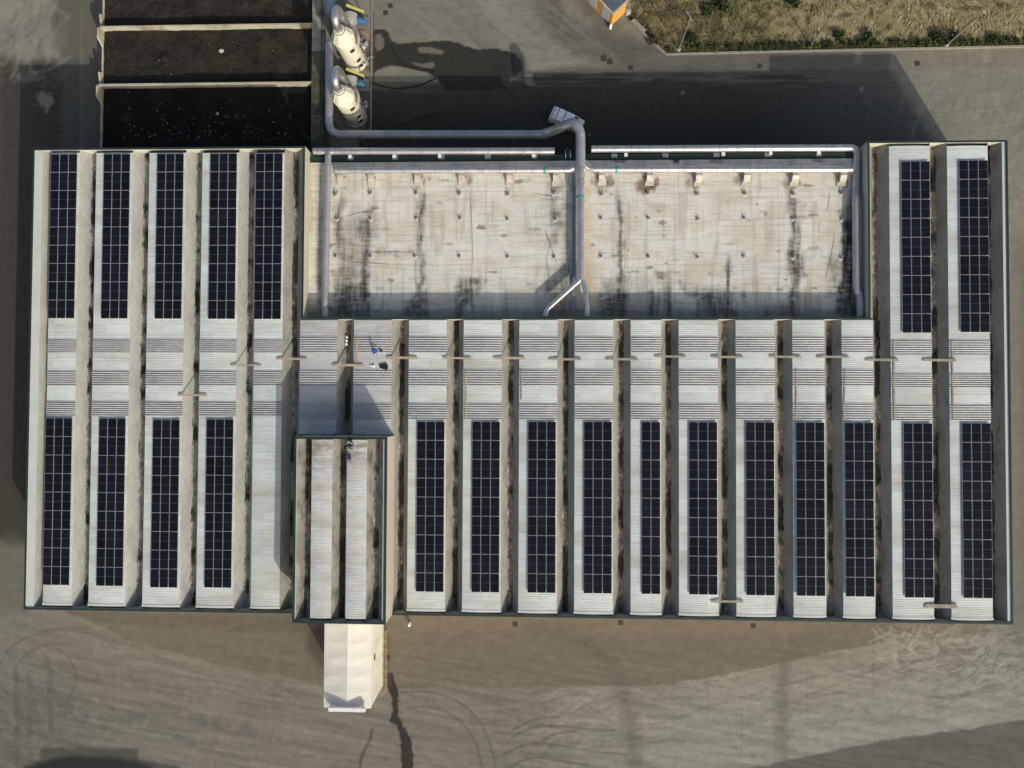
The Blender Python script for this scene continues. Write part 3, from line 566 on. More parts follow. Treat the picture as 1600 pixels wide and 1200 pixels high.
def skylight(parent, x0, x1, y0, y1, ze, rise=0.12):
    b = MB(); nx = 6; ribs = 7; ny = ribs * 10; vs = []
    for j in range(ny + 1):
        y = y0 + (y1 - y0) * j / ny; w = 0.045 * math.sin(2 * math.pi * ribs * j / ny)
        for i in range(nx + 1):
            t = i / nx; vs.append((x0 - 0.02 + (x1 - x0 + 0.04) * t, y, ze + 0.035 + rise * (1 - (2 * t - 1) ** 2) + w))
    fs = [(j * (nx + 1) + i, j * (nx + 1) + i + 1, (j + 1) * (nx + 1) + i + 1, (j + 1) * (nx + 1) + i) for j in range(ny) for i in range(nx)]
    b.add(vs, fs)
    nb = len(b.v)
    b.box(x0, x1, y0 - 0.02, y0 + 0.02, ze - 0.3, ze - 0.02); b.box(x0, x1, y1 - 0.02, y1 + 0.02, ze - 0.3, ze - 0.02)
    return b.build('skylight', M['skylight'], parent, True)
def valley(parent, x0, x1, y0, y1, zt, depth=1.36, gw=0.5, off=0.0, mg=None, mb=None):
    w = x1 - x0; gw = min(gw, w * 0.34); xm = (x0 + x1) / 2 + off; zb = zt - depth
    prof = [(x0, zt), (xm - gw / 2, zb), (xm + gw / 2, zb), (x1, zt), (x1, zt - 0.3), (xm + gw / 2, zb - 0.3), (xm - gw / 2, zb - 0.3), (x0, zt - 0.3)]
    n = 8; b = MB(); vs = [(p[0], y0, p[1]) for p in prof] + [(p[0], y1, p[1]) for p in prof]
    b.add(vs, [(0, 1, 6, 7), (1, 2, 5, 6), (2, 3, 4, 5), (8, 15, 14, 9), (9, 14, 13, 10), (10, 13, 12, 11)] + [(i, n + i, n + (i + 1) % n, (i + 1) % n) for i in range(n)])
    v = b.build('valley_beam', mb or (M['beam'] if x0 < -32 else M['worn_beam']), parent)
    # litter lying in the gutter: an uneven bed
    r_ = random.Random(int((x0 + 100) * 37)); ny = max(6, int((y1 - y0) / 0.5)); vs = []; e = gw / 2
    for j in range(ny + 1):
        y = y0 + 0.02 + (y1 - y0 - 0.04) * j / ny; h = 0.03 + 0.05 * r_.random()
        for s_ in (-1, -0.4, 0.4, 1):
            k = e + (0.02 + 0.10 * r_.random()) * (1 if abs(s_) == 1 else 0)
            dx = s_ * k; over = max(0, abs(dx) - e); slope = depth / max(0.05, (w / 2 - e))
            vs.append((xm + dx, y, zb + (0.012 + over * slope if abs(s_) == 1 else h)))
    g = MB(); g.add(vs, [(j * 4 + i, j * 4 + i + 1, (j + 1) * 4 + i + 1, (j + 1) * 4 + i) for j in range(ny) for i in range(3)])
    g.build('gutter', mg or (M['dry_gutter'] if x0 < -32 else M['gutter']), v)
    return v
yi0, yi1 = yS + T, yN - T                                              # inside the parapets
pS_l, pS_r = Y(945, ZE, 300), Y(968, ZE, 1450)
def south_y(i): return Y(945 + (968 - 945) * (BAYPX[i][0] - 75) / 1400.0, ZE, BAYPX[i][0])
SKY = {'l': [(530, 551.5), (579, 602.5), (627, 650)], 'm': [(525.5, 551), (577, 603), (630, 655.5)], 'r': [(531, 555), (583, 606), (632, 657.5)]}
tower_n = tY1 + 0.05
for i, (x0, x1) in enumerate(BAY):
    blk = 'l' if i < 5 else ('r' if i > 15 else 'm'); mid = (BAYPX[i][0] + BAYPX[i][1]) / 2
    top = Y(239 if blk == 'l' else 228, ZE, mid) if blk != 'm' else Y(500, ZE, mid)
    bot = south_y(i) if i not in (5, 6) else tower_n + 0.06
    cuts = [(Y(a, ZE, mid), Y(b, ZE, mid)) for a, b in SKY[blk]]
    ys = [top] + [v for c in cuts for v in c] + [bot]
    panel(WH, x0, x1, [(ys[k + 1], ys[k]) for k in range(0, len(ys), 2) if ys[k] - ys[k + 1] > 0.05], ZE, M['white_sheet'] if i not in (5, 6) else M['old_sheet'])
    if i not in (5, 6): panel(WH, x0 - 0.06, x1 + 0.06, [(bot - 0.03, bot + 0.24)], ZE + 0.025, M['flange']).name = 'end_trim'
    for (a, b) in cuts: skylight(WH, x0, x1, b, a, ZE)
fw = X(59.5, ZP, 560)
valley(WH, fw, BAY[0][0], yi0, yi1, ZE, off=0.28, gw=0.45); MB().box(xW + T, fw, yi0, yi1, ZE - 0.32, ZE + 0.06).build('eaves_flashing', M['flange'], WH)
for i in range(17):
    a, b = BAY[i][1], BAY[i + 1][0]
    if i == 4: valley(WH, a, b, yi0, yI - T, ZE); valley(WH, a, xL - T - 0.08, yI - T + 0.001, yi1, ZE, off=-0.12)
    elif i == 15: valley(WH, a, b, yi0, yI - T, ZE); valley(WH, xR + T + 0.05, b, yI - T + 0.001, yi1, ZE)
    elif i < 4 or i > 15: valley(WH, a, b, yi0, yi1, ZE)
    elif i == 5: valley(WH, a, b, tower_n, yI - T, ZE)
    else: valley(WH, a, b, yi0, yI - T, ZE)
fe = X(1570.5, ZP, 560)
valley(WH, BAY[17][1], fe, yi0, yi1, ZE, off=-0.15); MB().box(fe, xE - T, yi0, yi1, ZE - 0.32, ZE + 0.06).build('eaves_flashing', M['flange'], WH)
MB().box(xW + T + 0.02, xE - T - 0.02, yS + T + 0.01, yI - T - 0.01, 6.9, 7.0).build('ceiling_slab', M['dark'], WH)

# sunken flat roof, its stains and some duct shade painted on the grid
rx = np.arange(xL, xR + 0.05, 0.11); rx[-1] = xR; ry = np.arange(yI, yC - 0.5, 0.11)
RX, RY = np.meshgrid(rx, ry); R = Paint(RX.ravel(), RY.ravel(), ZF, (0.62, 0.60, 0.53))
px, py = R.px, R.py
tone = _h(np.floor((px - 480) / 93), np.floor((py - 250) / 62), 3)
R.mix(sstep(0.3, 0.9, tone) * 0.55, (0.585, 0.58, 0.53)); R.mix(sstep(0.45, 0.7, fbm(px / 60, py / 45, 61)), (0.67, 0.65, 0.575), k=0.6)
R.mix(sstep(0.5, 0.7, fbm(px / 34, py / 22, 62)), (0.52, 0.46, 0.345), k=0.5)
li = fbm(px / 45, py / 1.7, 63, 3); R.mix(sstep(0.55, 0.75, li), (0.36, 0.335, 0.27), k=0.5)
lv = fbm(px / 2.0, py / 40, 64, 3); R.mix(sstep(0.55, 0.75, lv), (0.45, 0.42, 0.35), k=0.25)
ln = np.abs(((py - 250) / 7.6) % 1 - 0.5) < 0.09; R.mix(ln * sstep(0.45, 0.65, fbm(px / 30, py / 7, 65)), (0.36, 0.34, 0.28), k=0.3)
vs_ = fbm(px / 9, py / 70, 69, 4); R.mix(sstep(0.56, 0.74, vs_), (0.36, 0.33, 0.265), k=0.45); R.mix(sstep(0.60, 0.75, fbm(px / 4.5, py / 55, 72, 3)) * sstep(380, 480, py), (0.20, 0.19, 0.16), k=0.4)
for xx in (566, 664, 735, 758.5, 975, 1053, 1215): R.line([(xx, 250), (xx + 2, 494)], 0.5, (0.18, 0.17, 0.15), 0.7, 0.5, brk=0.25)
DK = (0.035, 0.034, 0.030); RU = (0.16, 0.105, 0.05)
nh = fbm(px / 13, py / 2.4, 66, 3); nv = fbm(px / 2.6, py / 22, 67, 3); nb_ = fbm(px / 9, py / 8, 68, 3)
def stain(xc, y0, y1, w, k, wob=4, seed=0, c=DK):  # roof stains, also the painted duct shade strips
    xw = xc + (fbm(py / 24, py * 0 + seed, 70 + seed, 3) - 0.5) * 2 * wob
    d = np.abs(px - xw) / (w * 1.45 * (0.55 + 0.9 * fbm(py / 14, py * 0 + seed, 90 + seed, 2)))
    m = (1 - sstep(0.0, 1.25, d)) * sstep(y0 - 12, y0 + 25, py) * (1 - sstep(y1 - 2, y1 + 10, py)) * (0.5 + 0.6 * sstep(0.34, 0.64, 0.45 * nh + 0.55 * nv))
    R.mix(m, c, k=k)
for a in [(531, 300, 494, 7, 0.62, 8, 1), (572, 330, 494, 6, 0.75, 4, 2), (545, 380, 494, 7, 0.45, 8, 3), (560, 310, 450, 9, 0.28, 10, 4), (658, 290, 494, 4.5, 0.85, 5, 5), (652, 300, 494, 3, 0.4, 5, 6), (719, 470, 494, 7, 0.9, 5, 7), (737, 440, 480, 3, 0.5, 4, 8), (790, 450, 494, 5, 0.35, 4, 9), (866, 285, 380, 7, 0.55, 4, 10), (856, 350, 455, 2, 0.4, 3, 11),
          (886, 300, 494, 7, 0.45, 3, 12), (880, 440, 494, 7, 0.6, 4, 13), (968, 300, 494, 4.5, 0.8, 4, 14), (972, 440, 494, 5, 0.85, 4, 15), (944, 455, 494, 10, 0.45, 5, 16), (1018, 440, 494, 4, 0.8, 3, 17), (1043, 440, 494, 4, 0.8, 3, 18), (1090, 450, 494, 4, 0.5, 4, 19), (1110, 455, 494, 8, 0.9, 9, 20), (1138, 400, 494, 4, 0.9, 3, 21), (1165, 440, 494, 3, 0.4, 3, 22), (1240, 300, 494, 5, 0.9, 4, 23), (1248, 350, 494, 3.5, 0.6, 3, 24), (1300, 390, 460, 6, 0.4, 6, 25), (1322, 330, 494, 8, 0.9, 5, 26), (1332, 290, 494, 6, 0.75, 2, 27), (500, 250, 494, 4, 0.5, 2, 28), (497, 330, 494, 3, 0.35, 2, 29)]: stain(*a)  # strips just west of the ducts carry duct shade painted in
def fan(pts, k, seed):
    i_ = np.zeros(len(px)); Rk = Paint.__new__(Paint); Rk.px, Rk.py = px, py; Rk.col = np.zeros((len(px), 3))
    Rk.poly(pts, (1, 1, 1), 5, 1.0, 8, 10, seed); R.mix(Rk.col[:, 0] * (0.42 + 0.65 * sstep(0.36, 0.66, 0.5 * nh + 0.5 * nv)), DK, k=k)
for s_, p_ in enumerate([([(528, 455), (575, 430), (574, 494), (530, 494)], 0.85), ([(640, 470), (668, 450), (668, 494), (625, 494)], 0.8), ([(712, 445), (738, 452), (724, 494), (712, 494)], 0.75), ([(716, 440), (755, 432), (752, 441), (720, 448)], 0.6), ([(1012, 452), (1048, 450), (1048, 494), (1012, 494)], 0.55), ([(1060, 458), (1110, 458), (1145, 480), (1150, 494), (1105, 494), (1090, 465)], 0.7), ([(950, 460), (978, 460), (980, 494), (952, 494)], 0.7), ([(1310, 440), (1338, 420), (1338, 494), (1305, 494)], 0.95), ([(1200, 475), (1245, 478), (1240, 494), (1190, 494)], 0.5), ([(1022, 427), (1048, 426), (1048, 431), (1022, 431)], 0.6), ([(520, 340), (600, 335), (590, 375), (525, 380)], 0.28), ([(590, 392), (625, 390), (622, 402), (592, 402)], 0.45), ([(528, 380), (560, 372), (552, 410), (535, 412)], 0.3), ([(520, 425), (560, 405), (548, 460), (524, 470)], 0.4), ([(560, 350), (582, 330), (580, 430), (566, 440)], 0.3), ([(712, 430), (758, 440), (745, 462), (716, 468)], 0.5), ([(855, 440), (895, 400), (897, 494), (860, 494)], 0.45), ([(940, 440), (985, 432), (985, 494), (938, 494)], 0.45), ([(1228, 395), (1262, 390), (1258, 430), (1232, 432)], 0.6), ([(1230, 300), (1256, 320), (1254, 345), (1234, 342)], 0.4), ([(1310, 330), (1336, 310), (1336, 420), (1316, 400)], 0.55), ([(1285, 400), (1325, 405), (1320, 425), (1290, 420)], 0.35), ([(1060, 440), (1150, 455), (1140, 470), (1066, 462)], 0.4), ([(858, 330), (880, 325), (878, 352), (860, 350)], 0.5)]): fan(*p_, seed=s_)
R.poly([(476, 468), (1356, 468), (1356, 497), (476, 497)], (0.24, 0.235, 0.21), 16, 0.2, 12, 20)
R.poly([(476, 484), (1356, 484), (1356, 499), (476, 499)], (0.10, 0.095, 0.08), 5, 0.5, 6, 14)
for bx, by, rx_, ry_, k in [(1010, 287, 17, 13, 0.85), (942, 285, 16, 12, 0.7), (1006, 300, 10, 6, 0.6), (655, 282, 10, 12, 0.6), (727, 280, 12, 10, 0.4), (868, 290, 14, 10, 0.4), (1085, 285, 12, 10, 0.5), (1160, 282, 12, 10, 0.5), (1240, 285, 14, 10, 0.55), (1316, 285, 12, 12, 0.6), (1054, 248, 6, 8, 0.9), (968, 250, 12, 4, 0.6), (1120, 251, 10, 4, 0.6), (1275, 250, 8, 4, 0.6)]:
    R.blob(bx, by, rx_ * 1.15, ry_ * 1.15, RU if k < 0.9 else DK, k, 0.6, int(bx)); R.blob(bx + 6, by + 3, rx_ * 0.45, ry_ * 0.5, DK, k * 0.7, 0.5, int(bx) + 3, 4)
for xs_ in (913, 916, 921): R.line([(xs_, 290), (xs_ + 4, 480)], 4, (0.52, 0.41, 0.235), 4, 0.4, 2, brk=0.4)
for k_ in range(90):
    q = random.Random(k_ + 300); bx, by = q.uniform(490, 1335), q.uniform(260, 490); R.blob(bx, by, q.uniform(2, 12), q.uniform(1, 5), (0.12, 0.10, 0.07), q.uniform(0.2, 0.7), 0.8, k_, 4)
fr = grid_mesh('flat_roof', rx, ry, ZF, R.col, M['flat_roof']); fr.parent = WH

# ------------------------------------------------------------------ raised annex over the sixth and seventh bays
ZT = 12.7; TW = thing('raised_annex', 'taller twin-bay annex with bare grey sheet roof rising above the warehouse', 'annex', (0, 0, 0))
def tseg(a, b, c, d): MB().box(a, b, c, d, 0, ZT - 0.06).build('wall', M['wall'], TW)
tseg(tX0, tX0 + T, tY0, tY1); tseg(tX1 - T, tX1, tY0, tY1); tseg(tX0 + T, tX1 - T, tY1 - T, tY1); tseg(tX0 + T, tX1 - T, tY0, tY0 + T)
cm = MB(); cm.box(tX0 - .04, tX0 + T + .04, tY0 - .04, tY1 + .04, ZT - .06, ZT); cm.box(tX1 - T - .04, tX1 + .04, tY0 - .04, tY1 + .04, ZT - .06, ZT)
cm.box(tX0 + T + .045, tX1 - T - .045, tY1 - T - .04, tY1 + .04, ZT - .06, ZT - .003); cm.box(tX0 + T + .045, tX1 - T - .045, tY0 - .04, tY0 + T + .04, ZT - .06, ZT - .003); cm.build('parapet_cap', M['cap'], TW)
zt = ZT - 0.17; tb = [(X(486, zt, 830), X(518.5, zt, 830)), (X(541, zt, 830), X(572.5, zt, 830))]
ty0, ty1 = tY0 + T, tY1 - T; f0, f1 = X(463, zt, 830), X(598, zt, 830)
for a, b in tb: panel(TW, a, b, [(Y(966.5, zt, 530), ty1 - 0.1)], zt, M['annex_sheet'], 0.1)
valley(TW, f0, tb[0][0], ty0, ty1, zt, 1.25, 0.55, 0.12, None, M['old_beam']); valley(TW, tb[0][1], tb[1][0], ty0, ty1, zt, 1.25, 0.5, 0.1, None, M['old_beam']); valley(TW, tb[1][1], f1, ty0, ty1, zt, 1.25, 0.5, -0.1, None, M['old_beam'])
MB().box(tX0 + T, f0, ty0, ty1, zt - .3, zt + .05).build('eaves_flashing', M['flange'], TW); MB().box(f1, tX1 - T, ty0, ty1, zt - .3, zt + .05).build('eaves_flashing', M['flange'], TW)

# ------------------------------------------------------------------ white loading shed below the annex
ZS = 7.0; LS = thing('loading_shed', 'white tarpaulin-roofed loading shed standing against the annex', 'shed', (0, 0, 0))
sx0, sx1 = X(507.5, ZS, 1040), X(580, ZS, 1040); sy0, sy1 = Y(1104.5, ZS, 540), tY0 - 0.01
xm = X(543, 7.5, 1040); b = MB()
prof = [(sx0, 0), (sx1, 0), (sx1, ZS), (xm, ZS + 0.55), (sx0, ZS)]
vs = [(p[0], sy0, p[1]) for p in prof] + [(p[0], sy1, p[1]) for p in prof]
MB().add(vs, [(0, 1, 2, 3, 4), (9, 8, 7, 6, 5), (1, 6, 7, 2), (0, 4, 9, 5)]).build('wall', M['membrane'], LS)
b = MB(); n = 10                                                       # roof cloth slightly slack between its hoops
ys = [sy0 - 0.1 + (sy1 - sy0 + 0.1) * j / (6 * n) for j in range(6 * n + 1)]; vs = []
for j, y in enumerate(ys):
    sag = -0.05 * math.sin(math.pi * (j % n) / n)
    for x_, z_ in ((sx0 - 0.08, ZS - 0.03), ((sx0 + xm) / 2, ZS + 0.29 + sag), (xm, ZS + 0.57), ((sx1 + xm) / 2, ZS + 0.29 + sag), (sx1 + 0.08, ZS - 0.03)): vs.append((x_, y, z_ + 0.03))
b.add(vs, [(j * 5 + i, j * 5 + i + 1, j * 5 + i + 6, j * 5 + i + 5) for j in range(len(ys) - 1) for i in range(4)]); b.build('roof_cloth', M['membrane'], LS)
zf = 8.0; gx0, gx1 = X(513, zf, 1110), X(570, zf, 1110); gy0, gy1 = Y(1112.5, zf, 540), Y(1106.5, zf, 540)
b = MB(); b.box(gx0, gx1, gy0, gy1, zf - 0.5, zf); b.build('door_housing', M['white'], LS)
b = MB(); b.box(gx0 + 0.1, gx1 - 0.1, sy0 - 0.06, sy0 - 0.005, 0, ZS - 0.1); b.build('roller_door', M['cabin_white'], LS)
b = MB()
for x_ in (gx0 + 0.2, gx1 - 0.4): b.box(x_, x_ + 0.2, gy0 + 0.1, sy0 - 0.002, zf - 0.9, zf - 0.5)
b.build('bracket', M['steel'], LS)
MB().box(sx1 + 0.001, sx1 + 0.05, Y(1030, 5, 585), Y(1021, 5, 585), 5.0, 5.5).build('window', M['hole'], LS)
g = thing('guard_rail', 'rusty cream guard rail along the white loading shed', 'guard rail', at(603, 1030)); rl = MB()
pa, pb = Vector(at(604, 985, 0)), Vector(at(604.5, 1076, 0))
for k in range(7): q = pa.lerp(pb, k / 6); rl.box(q.x - .05, q.x + .05, q.y - .05, q.y + .05, 0, 1.0)
rl.build('post', M['concrete'], g); rl = MB(); rl.bar(pa + Vector((0, 0, 1.03)), pb + Vector((0, 0, 1.03)), .06, .06); rl.bar(pa + Vector((.08, 0, .55)), pb + Vector((.08, 0, .55)), .05, .08); rl.build('rail', M['rust_rail'], g)
tag(MB().box(*[at(641, 973)[0] - .12, at(641, 973)[0] + .12], at(641, 973)[1] - .25, at(641, 973)[1] + .12, 0, .9).lathe((at(641, 973)[0], at(641, 973)[1], .9), [(.14, 0), (.1, .12), (.02, .16)], 10).build('bollard', M['white']), 'small white bollard standing by the south wall', 'bollard')

# ------------------------------------------------------------------ solar arrays
def module_mesh(w, l):
    b = MB(); e = 0.018; hx, hy = w / 2, l / 2; z1, z0 = 0.0, -0.04
    b.mi = 0
    b.add([(-hx, -hy, z1), (hx, -hy, z1), (hx, hy, z1), (-hx, hy, z1), (-hx + e, -hy + e, z1), (hx - e, -hy + e, z1), (hx - e, hy - e, z1), (-hx + e, hy - e, z1), (-hx, -hy, z0), (hx, -hy, z0), (hx, hy, z0), (-hx, hy, z0)],
          [(0, 1, 5, 4), (1, 2, 6, 5), (2, 3, 7, 6), (3, 0, 4, 7), (8, 9, 1, 0), (9, 10, 2, 1), (10, 11, 3, 2), (11, 8, 0, 3), (11, 10, 9, 8)])
    b.mi = 1; g_ = 0.014
    b.add([(-hx + e, -hy + e, -.004), (hx - e, -hy + e, -.004), (hx - e, -g_, -.004), (-hx + e, -g_, -.004), (-hx + e, g_, -.004), (hx - e, g_, -.004), (hx - e, hy - e, -.004), (-hx + e, hy - e, -.004)], [(0, 1, 2, 3), (4, 5, 6, 7)])
    b.mi = 2; b.add([(-hx + e, -g_, -.004), (hx - e, -g_, -.004), (hx - e, g_, -.004), (-hx + e, g_, -.004)], [(0, 1, 2, 3)])
    return b
ZA = 9.10; CPX = 1.083
arr = [(i, 240, 498, 3, 'upper') for i in range(5)] + [(16, 252.3, 519.5, 3, 'upper'), (17, 250.5, 518.8, 3, 'upper')] + [(0, 653, 915, 3, 'lower'), (1, 653, 917, 3, 'lower'), (2, 655.5, 919, 3, 'lower'), (3, 655, 919, 3, 'lower')]
arr += [(7, 659, 925, 3, 'lower'), (8, 659.3, 925.5, 3, 'lower'), (9, 659.3, 926.3, 3, 'lower'), (10, 659.6, 927, 3, 'lower'), (11, 659.8, 928, 2, 'lower'), (12, 660, 929, 3, 'lower'), (13, 660.3, 930, 3, 'lower'), (14, 660.5, 931, 3, 'lower'), (15, 660.5, 932.5, 3, 'lower'), (16, 661.5, 934, 3, 'lower'), (17, 661, 935, 3, 'lower')]
pitches = [(Y(a, ZA, BAYPX[i][0]) - Y(b_, ZA, BAYPX[i][0])) / 9 for i, a, b_, c, h in arr]; RP = sum(pitches) / len(pitches)
mod_proto = None
for i, t_, b_, nc, half in arr:
    xr = BAY[i][1] - 0.13; yt = (Y(t_, ZA, BAYPX[i][1]) + Y(b_, ZA, BAYPX[i][1])) / 2 + RP * 4.5
    if nc == 2: lab = 'narrow two-column black solar array on the twelfth roof bay'
    elif i < 5 or i > 15:
        end = ('%s roof bay from the west edge' % ORD[i + 1]) if i < 5 else ('%s roof bay on the east side' % ('inner' if i == 16 else 'outermost'))
        lab = 'black solar array on the %s half of the %s' % (half, end)
    else: lab = 'black solar array on the %s roof bay counted from the west edge' % ORD[i + 1]
    A = thing('solar_array', lab, 'solar array', (xr - nc * CPX / 2, yt - 4.5 * RP, ZA - 0.12), 'black solar arrays on the white roof bays')
    for c in range(nc):
        xc = xr - (c + 0.5) * CPX
        b = MB()
        for s_ in (-0.27, 0.27): b.box(xc + s_ - 0.02, xc + s_ + 0.02, yt - 9 * RP, yt, ZA - 0.11, ZA - 0.045)
        b.build('mounting_rail', M['rail'], A)
        for r in range(9):
            if mod_proto is None:
                mod_proto = module_mesh(CPX - 0.048, RP - 0.034).build('solar_panel', [M['pv_frame'], M['pv_glass'], M['pv_line']], A); o = mod_proto
            else: o = mod_proto.copy(); sc.collection.objects.link(o)
            o.parent = A; o.location = Vector((xc, yt - (r + 0.5) * RP, ZA)) - A.location

# ------------------------------------------------------------------ ducts
def fillet(pts, r, n=6):
    pts = [Vector(p) for p in pts]; out = [pts[0]]
    for a, b, c in zip(pts[:-2], pts[1:-1], pts[2:]):
        u, v = (a - b), (c - b); k = min(r, u.length * .48, v.length * .48); u.normalize(); v.normalize()
        for i in range(n + 1):
            t = i / n; p0, p2 = b + u * k, b + v * k
            out.append(p0 * (1 - t) ** 2 + b * 2 * t * (1 - t) + p2 * t * t)
    return out + [pts[-1]]
def banded(path, r, gap, off=0.6, w=0.05, e=0.02):
    """the duct's line with its raised seam bands: points and radii"""
    pts = [Vector(p) for p in path]; out = [pts[0]]; rad = [r]; acc = off; tot = 0.0
    for a, b in zip(pts[:-1], pts[1:]):
        L = (b - a).length; d = (b - a) / max(L, 1e-9)
        while acc < tot + L - w:
            if acc - w > tot:
                c = a + d * (acc - tot)
                for o_, r_ in ((-w / 2 - e, r), (-w / 2, r + .022), (w / 2, r + .022), (w / 2 + e, r)): out.append(c + d * o_); rad.append(r_)
            acc += gap
        tot += L; out.append(b); rad.append(r)
    return out, rad
def duct(parent, name, path, r, m, gap=1.45, seg=18):
    p_, r_ = banded(path, r, gap); b = MB().tube(p_, r_, seg)
    for k in range(len(p_) - 1):
        if r_[k] > r or r_[k + 1] > r: b.m[k * seg:(k + 1) * seg] = [1] * seg
    return b.build(name, [m, M['seam']], parent, True)
# yard collector: tank yard -> along the north wall -> up and over the roof edge -> forks into the south wall
Zy, Zr = 4.0, 8.15
D1 = thing('collector_duct', 'thickest grey duct, from the tank yard over the north wall to a roof fork', 'air duct', at(700, 210, 0))
duct(D1, 'yard_pipe', fillet([at(514.5, 68, Zy), at(514.5, 210, Zy), at(849, 210, Zy)], 1.6), 0.50, M['galv_dull'], 2.9)
duct(D1, 'riser', fillet([at(847, 210.5, Zy), at(868, 203, Zy + 1.0), at(897, 189.5, Zr - 0.2), at(907, 205, Zr), at(907, 268, Zr)], 1.1), 0.565, M['galv_dull'], 1.7)
b = MB(); b.tube([at(907, 262, Zr), at(907, 267, Zr), at(907, 275, Zr), at(907, 278, Zr)], [0.60, 0.60, 0.47, 0.46], 18); b.build('reducer', M['galv'], D1, True)
duct(D1, 'roof_pipe', [at(907, 277, Zr), at(907, 438, Zr)], 0.455, M['galv'], 2.4)
duct(D1, 'fork_branch', fillet([at(907, 432, Zr), at(905, 438, Zr), at(855, 483, Zr), at(852, 494, Zr)], 0.5), 0.32, M['galv'], 2.2)
duct(D1, 'fork_branch', fillet([at(907, 432, Zr), at(910, 438, Zr), at(916, 453, Zr), at(915.5, 468, Zr), at(917.5, 475, Zr), at(917.5, 494, Zr)], 0.5), 0.32, M['galv'], 2.2)
for q in ((560, 210), (640, 210), (720, 210), (800, 210)): c = at(*q, Zy); MB().box(c[0] - .08, c[0] + .08, c[1] - .08, c[1] + .08, 0, Zy - .45).build('support_leg', M['steel'], D1)
for q in ((514.5, 110), (514.5, 180)): c = at(*q, Zy); MB().box(c[0] - .08, c[0] + .08, c[1] - .08, c[1] + .08, 0, Zy - .45).build('support_leg', M['steel'], D1)
for q in ((907, 285), (907, 330), (907, 380), (907, 425)):
    c = at(*q, Zr)
    for s_ in (-.35, .35): MB().box(c[0] + s_ - .03, c[0] + s_ + .03, c[1] - .03, c[1] + .03, ZF, Zr - .3).build('support_leg', M['steel'], D1)
b = MB(); b.tube([at(907, 306, Zr), at(907, 309, Zr)], 0.49, 16); b.build('clamp', M['teal'], D1)
def header(label, pts, r, z, m, gap, legs=None, name='header_duct'):
    t = thing(name, label, 'air duct', at(*pts[0], 0))
    duct(t, 'pipe', fillet([at(*p, z) for p in pts], 0.9), r, m, gap); return t
Zh = 7.3
H1 = header('bright duct along the north roof edge, west of the gap, with a western leg', [(490, 236.5), (866.5, 236)], 0.42, Zh, M['galv'], 2.05)
duct(H1, 'leg', fillet([at(513, 238, Zh + .2), at(512.5, 260, 7.75), at(508, 470, 7.75), at(508, 495, 7.75)], 0.6), 0.38, M['galv_dull'], 3.0)
H2 = header('bright duct along the north roof edge, east of the gap, bending south', [(924, 233), (1339, 231), (1337, 300)], 0.43, Zh, M['galv'], 2.05)
duct(H2, 'leg', fillet([at(1337, 297, Zh), at(1337, 310, 7.75), at(1338, 452, 7.75), at(1343.5, 463, 7.75), at(1344, 495, 7.75)], 0.5), 0.42, M['galv_dull'], 3.0)
Zb = 7.85
H3 = header('slimmer bright duct with six hooded branches on the west half of the flat roof', [(524, 266), (893, 265.5), (902, 256)], 0.37, Zb, M['galv'], 1.9, name='branch_header_duct')
H4 = header('slimmer bright duct with six hooded branches on the east half of the flat roof', [(912, 254), (923, 264.5), (1331, 264.5)], 0.38, Zb, M['galv'], 1.9, name='branch_header_duct')
for t, q in ((H3, (851, 266)), (H4, (963, 264.5))):
    b = MB(); c = Vector(at(*q, Zb)); b.tube([c - Vector((.13, 0, 0)), c + Vector((.13, 0, 0))], 0.42, 16); b.build('clamp', M['teal'], t)
b = MB()
HX = [531, 579, 652, 721, 796, 869]; HX2 = [941, 1016, 1093, 1168, 1244, 1319]
for t, xs_ in ((H3, HX), (H4, HX2)):
    for xq in xs_:
        c = Vector(at(xq, 268, Zb)); w = 0.36; b = MB(); vs = []
        path = [(0.0, 0.05), (-0.45, 0.02), (-0.85, -0.18), (-1.08, -0.52), (-1.12, -(Zb - ZF) + 0.1)]
        hgt = [0.55, 0.55, 0.55, 0.55, 0.55]
        for k, (dy, dz) in enumerate(path):
            a0, a1 = path[max(k - 1, 0)], path[min(k + 1, 4)]; ty, tz = a1[0] - a0[0], a1[1] - a0[1]; L = math.hypot(ty, tz); ny, nz = -tz / L, ty / L
            if nz > 0: ny, nz = -ny, -nz
            for sx in (-w, w):
                vs.append((c.x + sx, c.y + dy - ny * .0, c.z + dz)); vs.append((c.x + sx, c.y + dy + ny * .5, c.z + dz + nz * .5))
        fs = []
        for k in range(4):
            o = 4 * k; fs += [(o, o + 4, o + 6, o + 2), (o + 1, o + 3, o + 7, o + 5), (o, o + 1, o + 5, o + 4), (o + 2, o + 6, o + 7, o + 3)]
        b.add(vs, fs); br = b.build('branch_hood', M['hood'], t)
        b = MB(); b.box(c.x - .5, c.x + .55, c.y - 1.45, c.y - .55, ZF + .004, ZF + .12); b.build('curb_plate', M['off_white'], br)
for t, xs_ in ((H1, (548, 617, 690, 762, 835)), (H2, (960, 1040, 1120, 1200, 1280))):
    b = MB()
    for xq in xs_:
        c = at(xq, 240, Zh); MB().box(c[0] - .35, c[0] + .35, yC - .4, yC + 0.1, ZF + .11, ZF + .2).build('bracket', M['tray'], t)
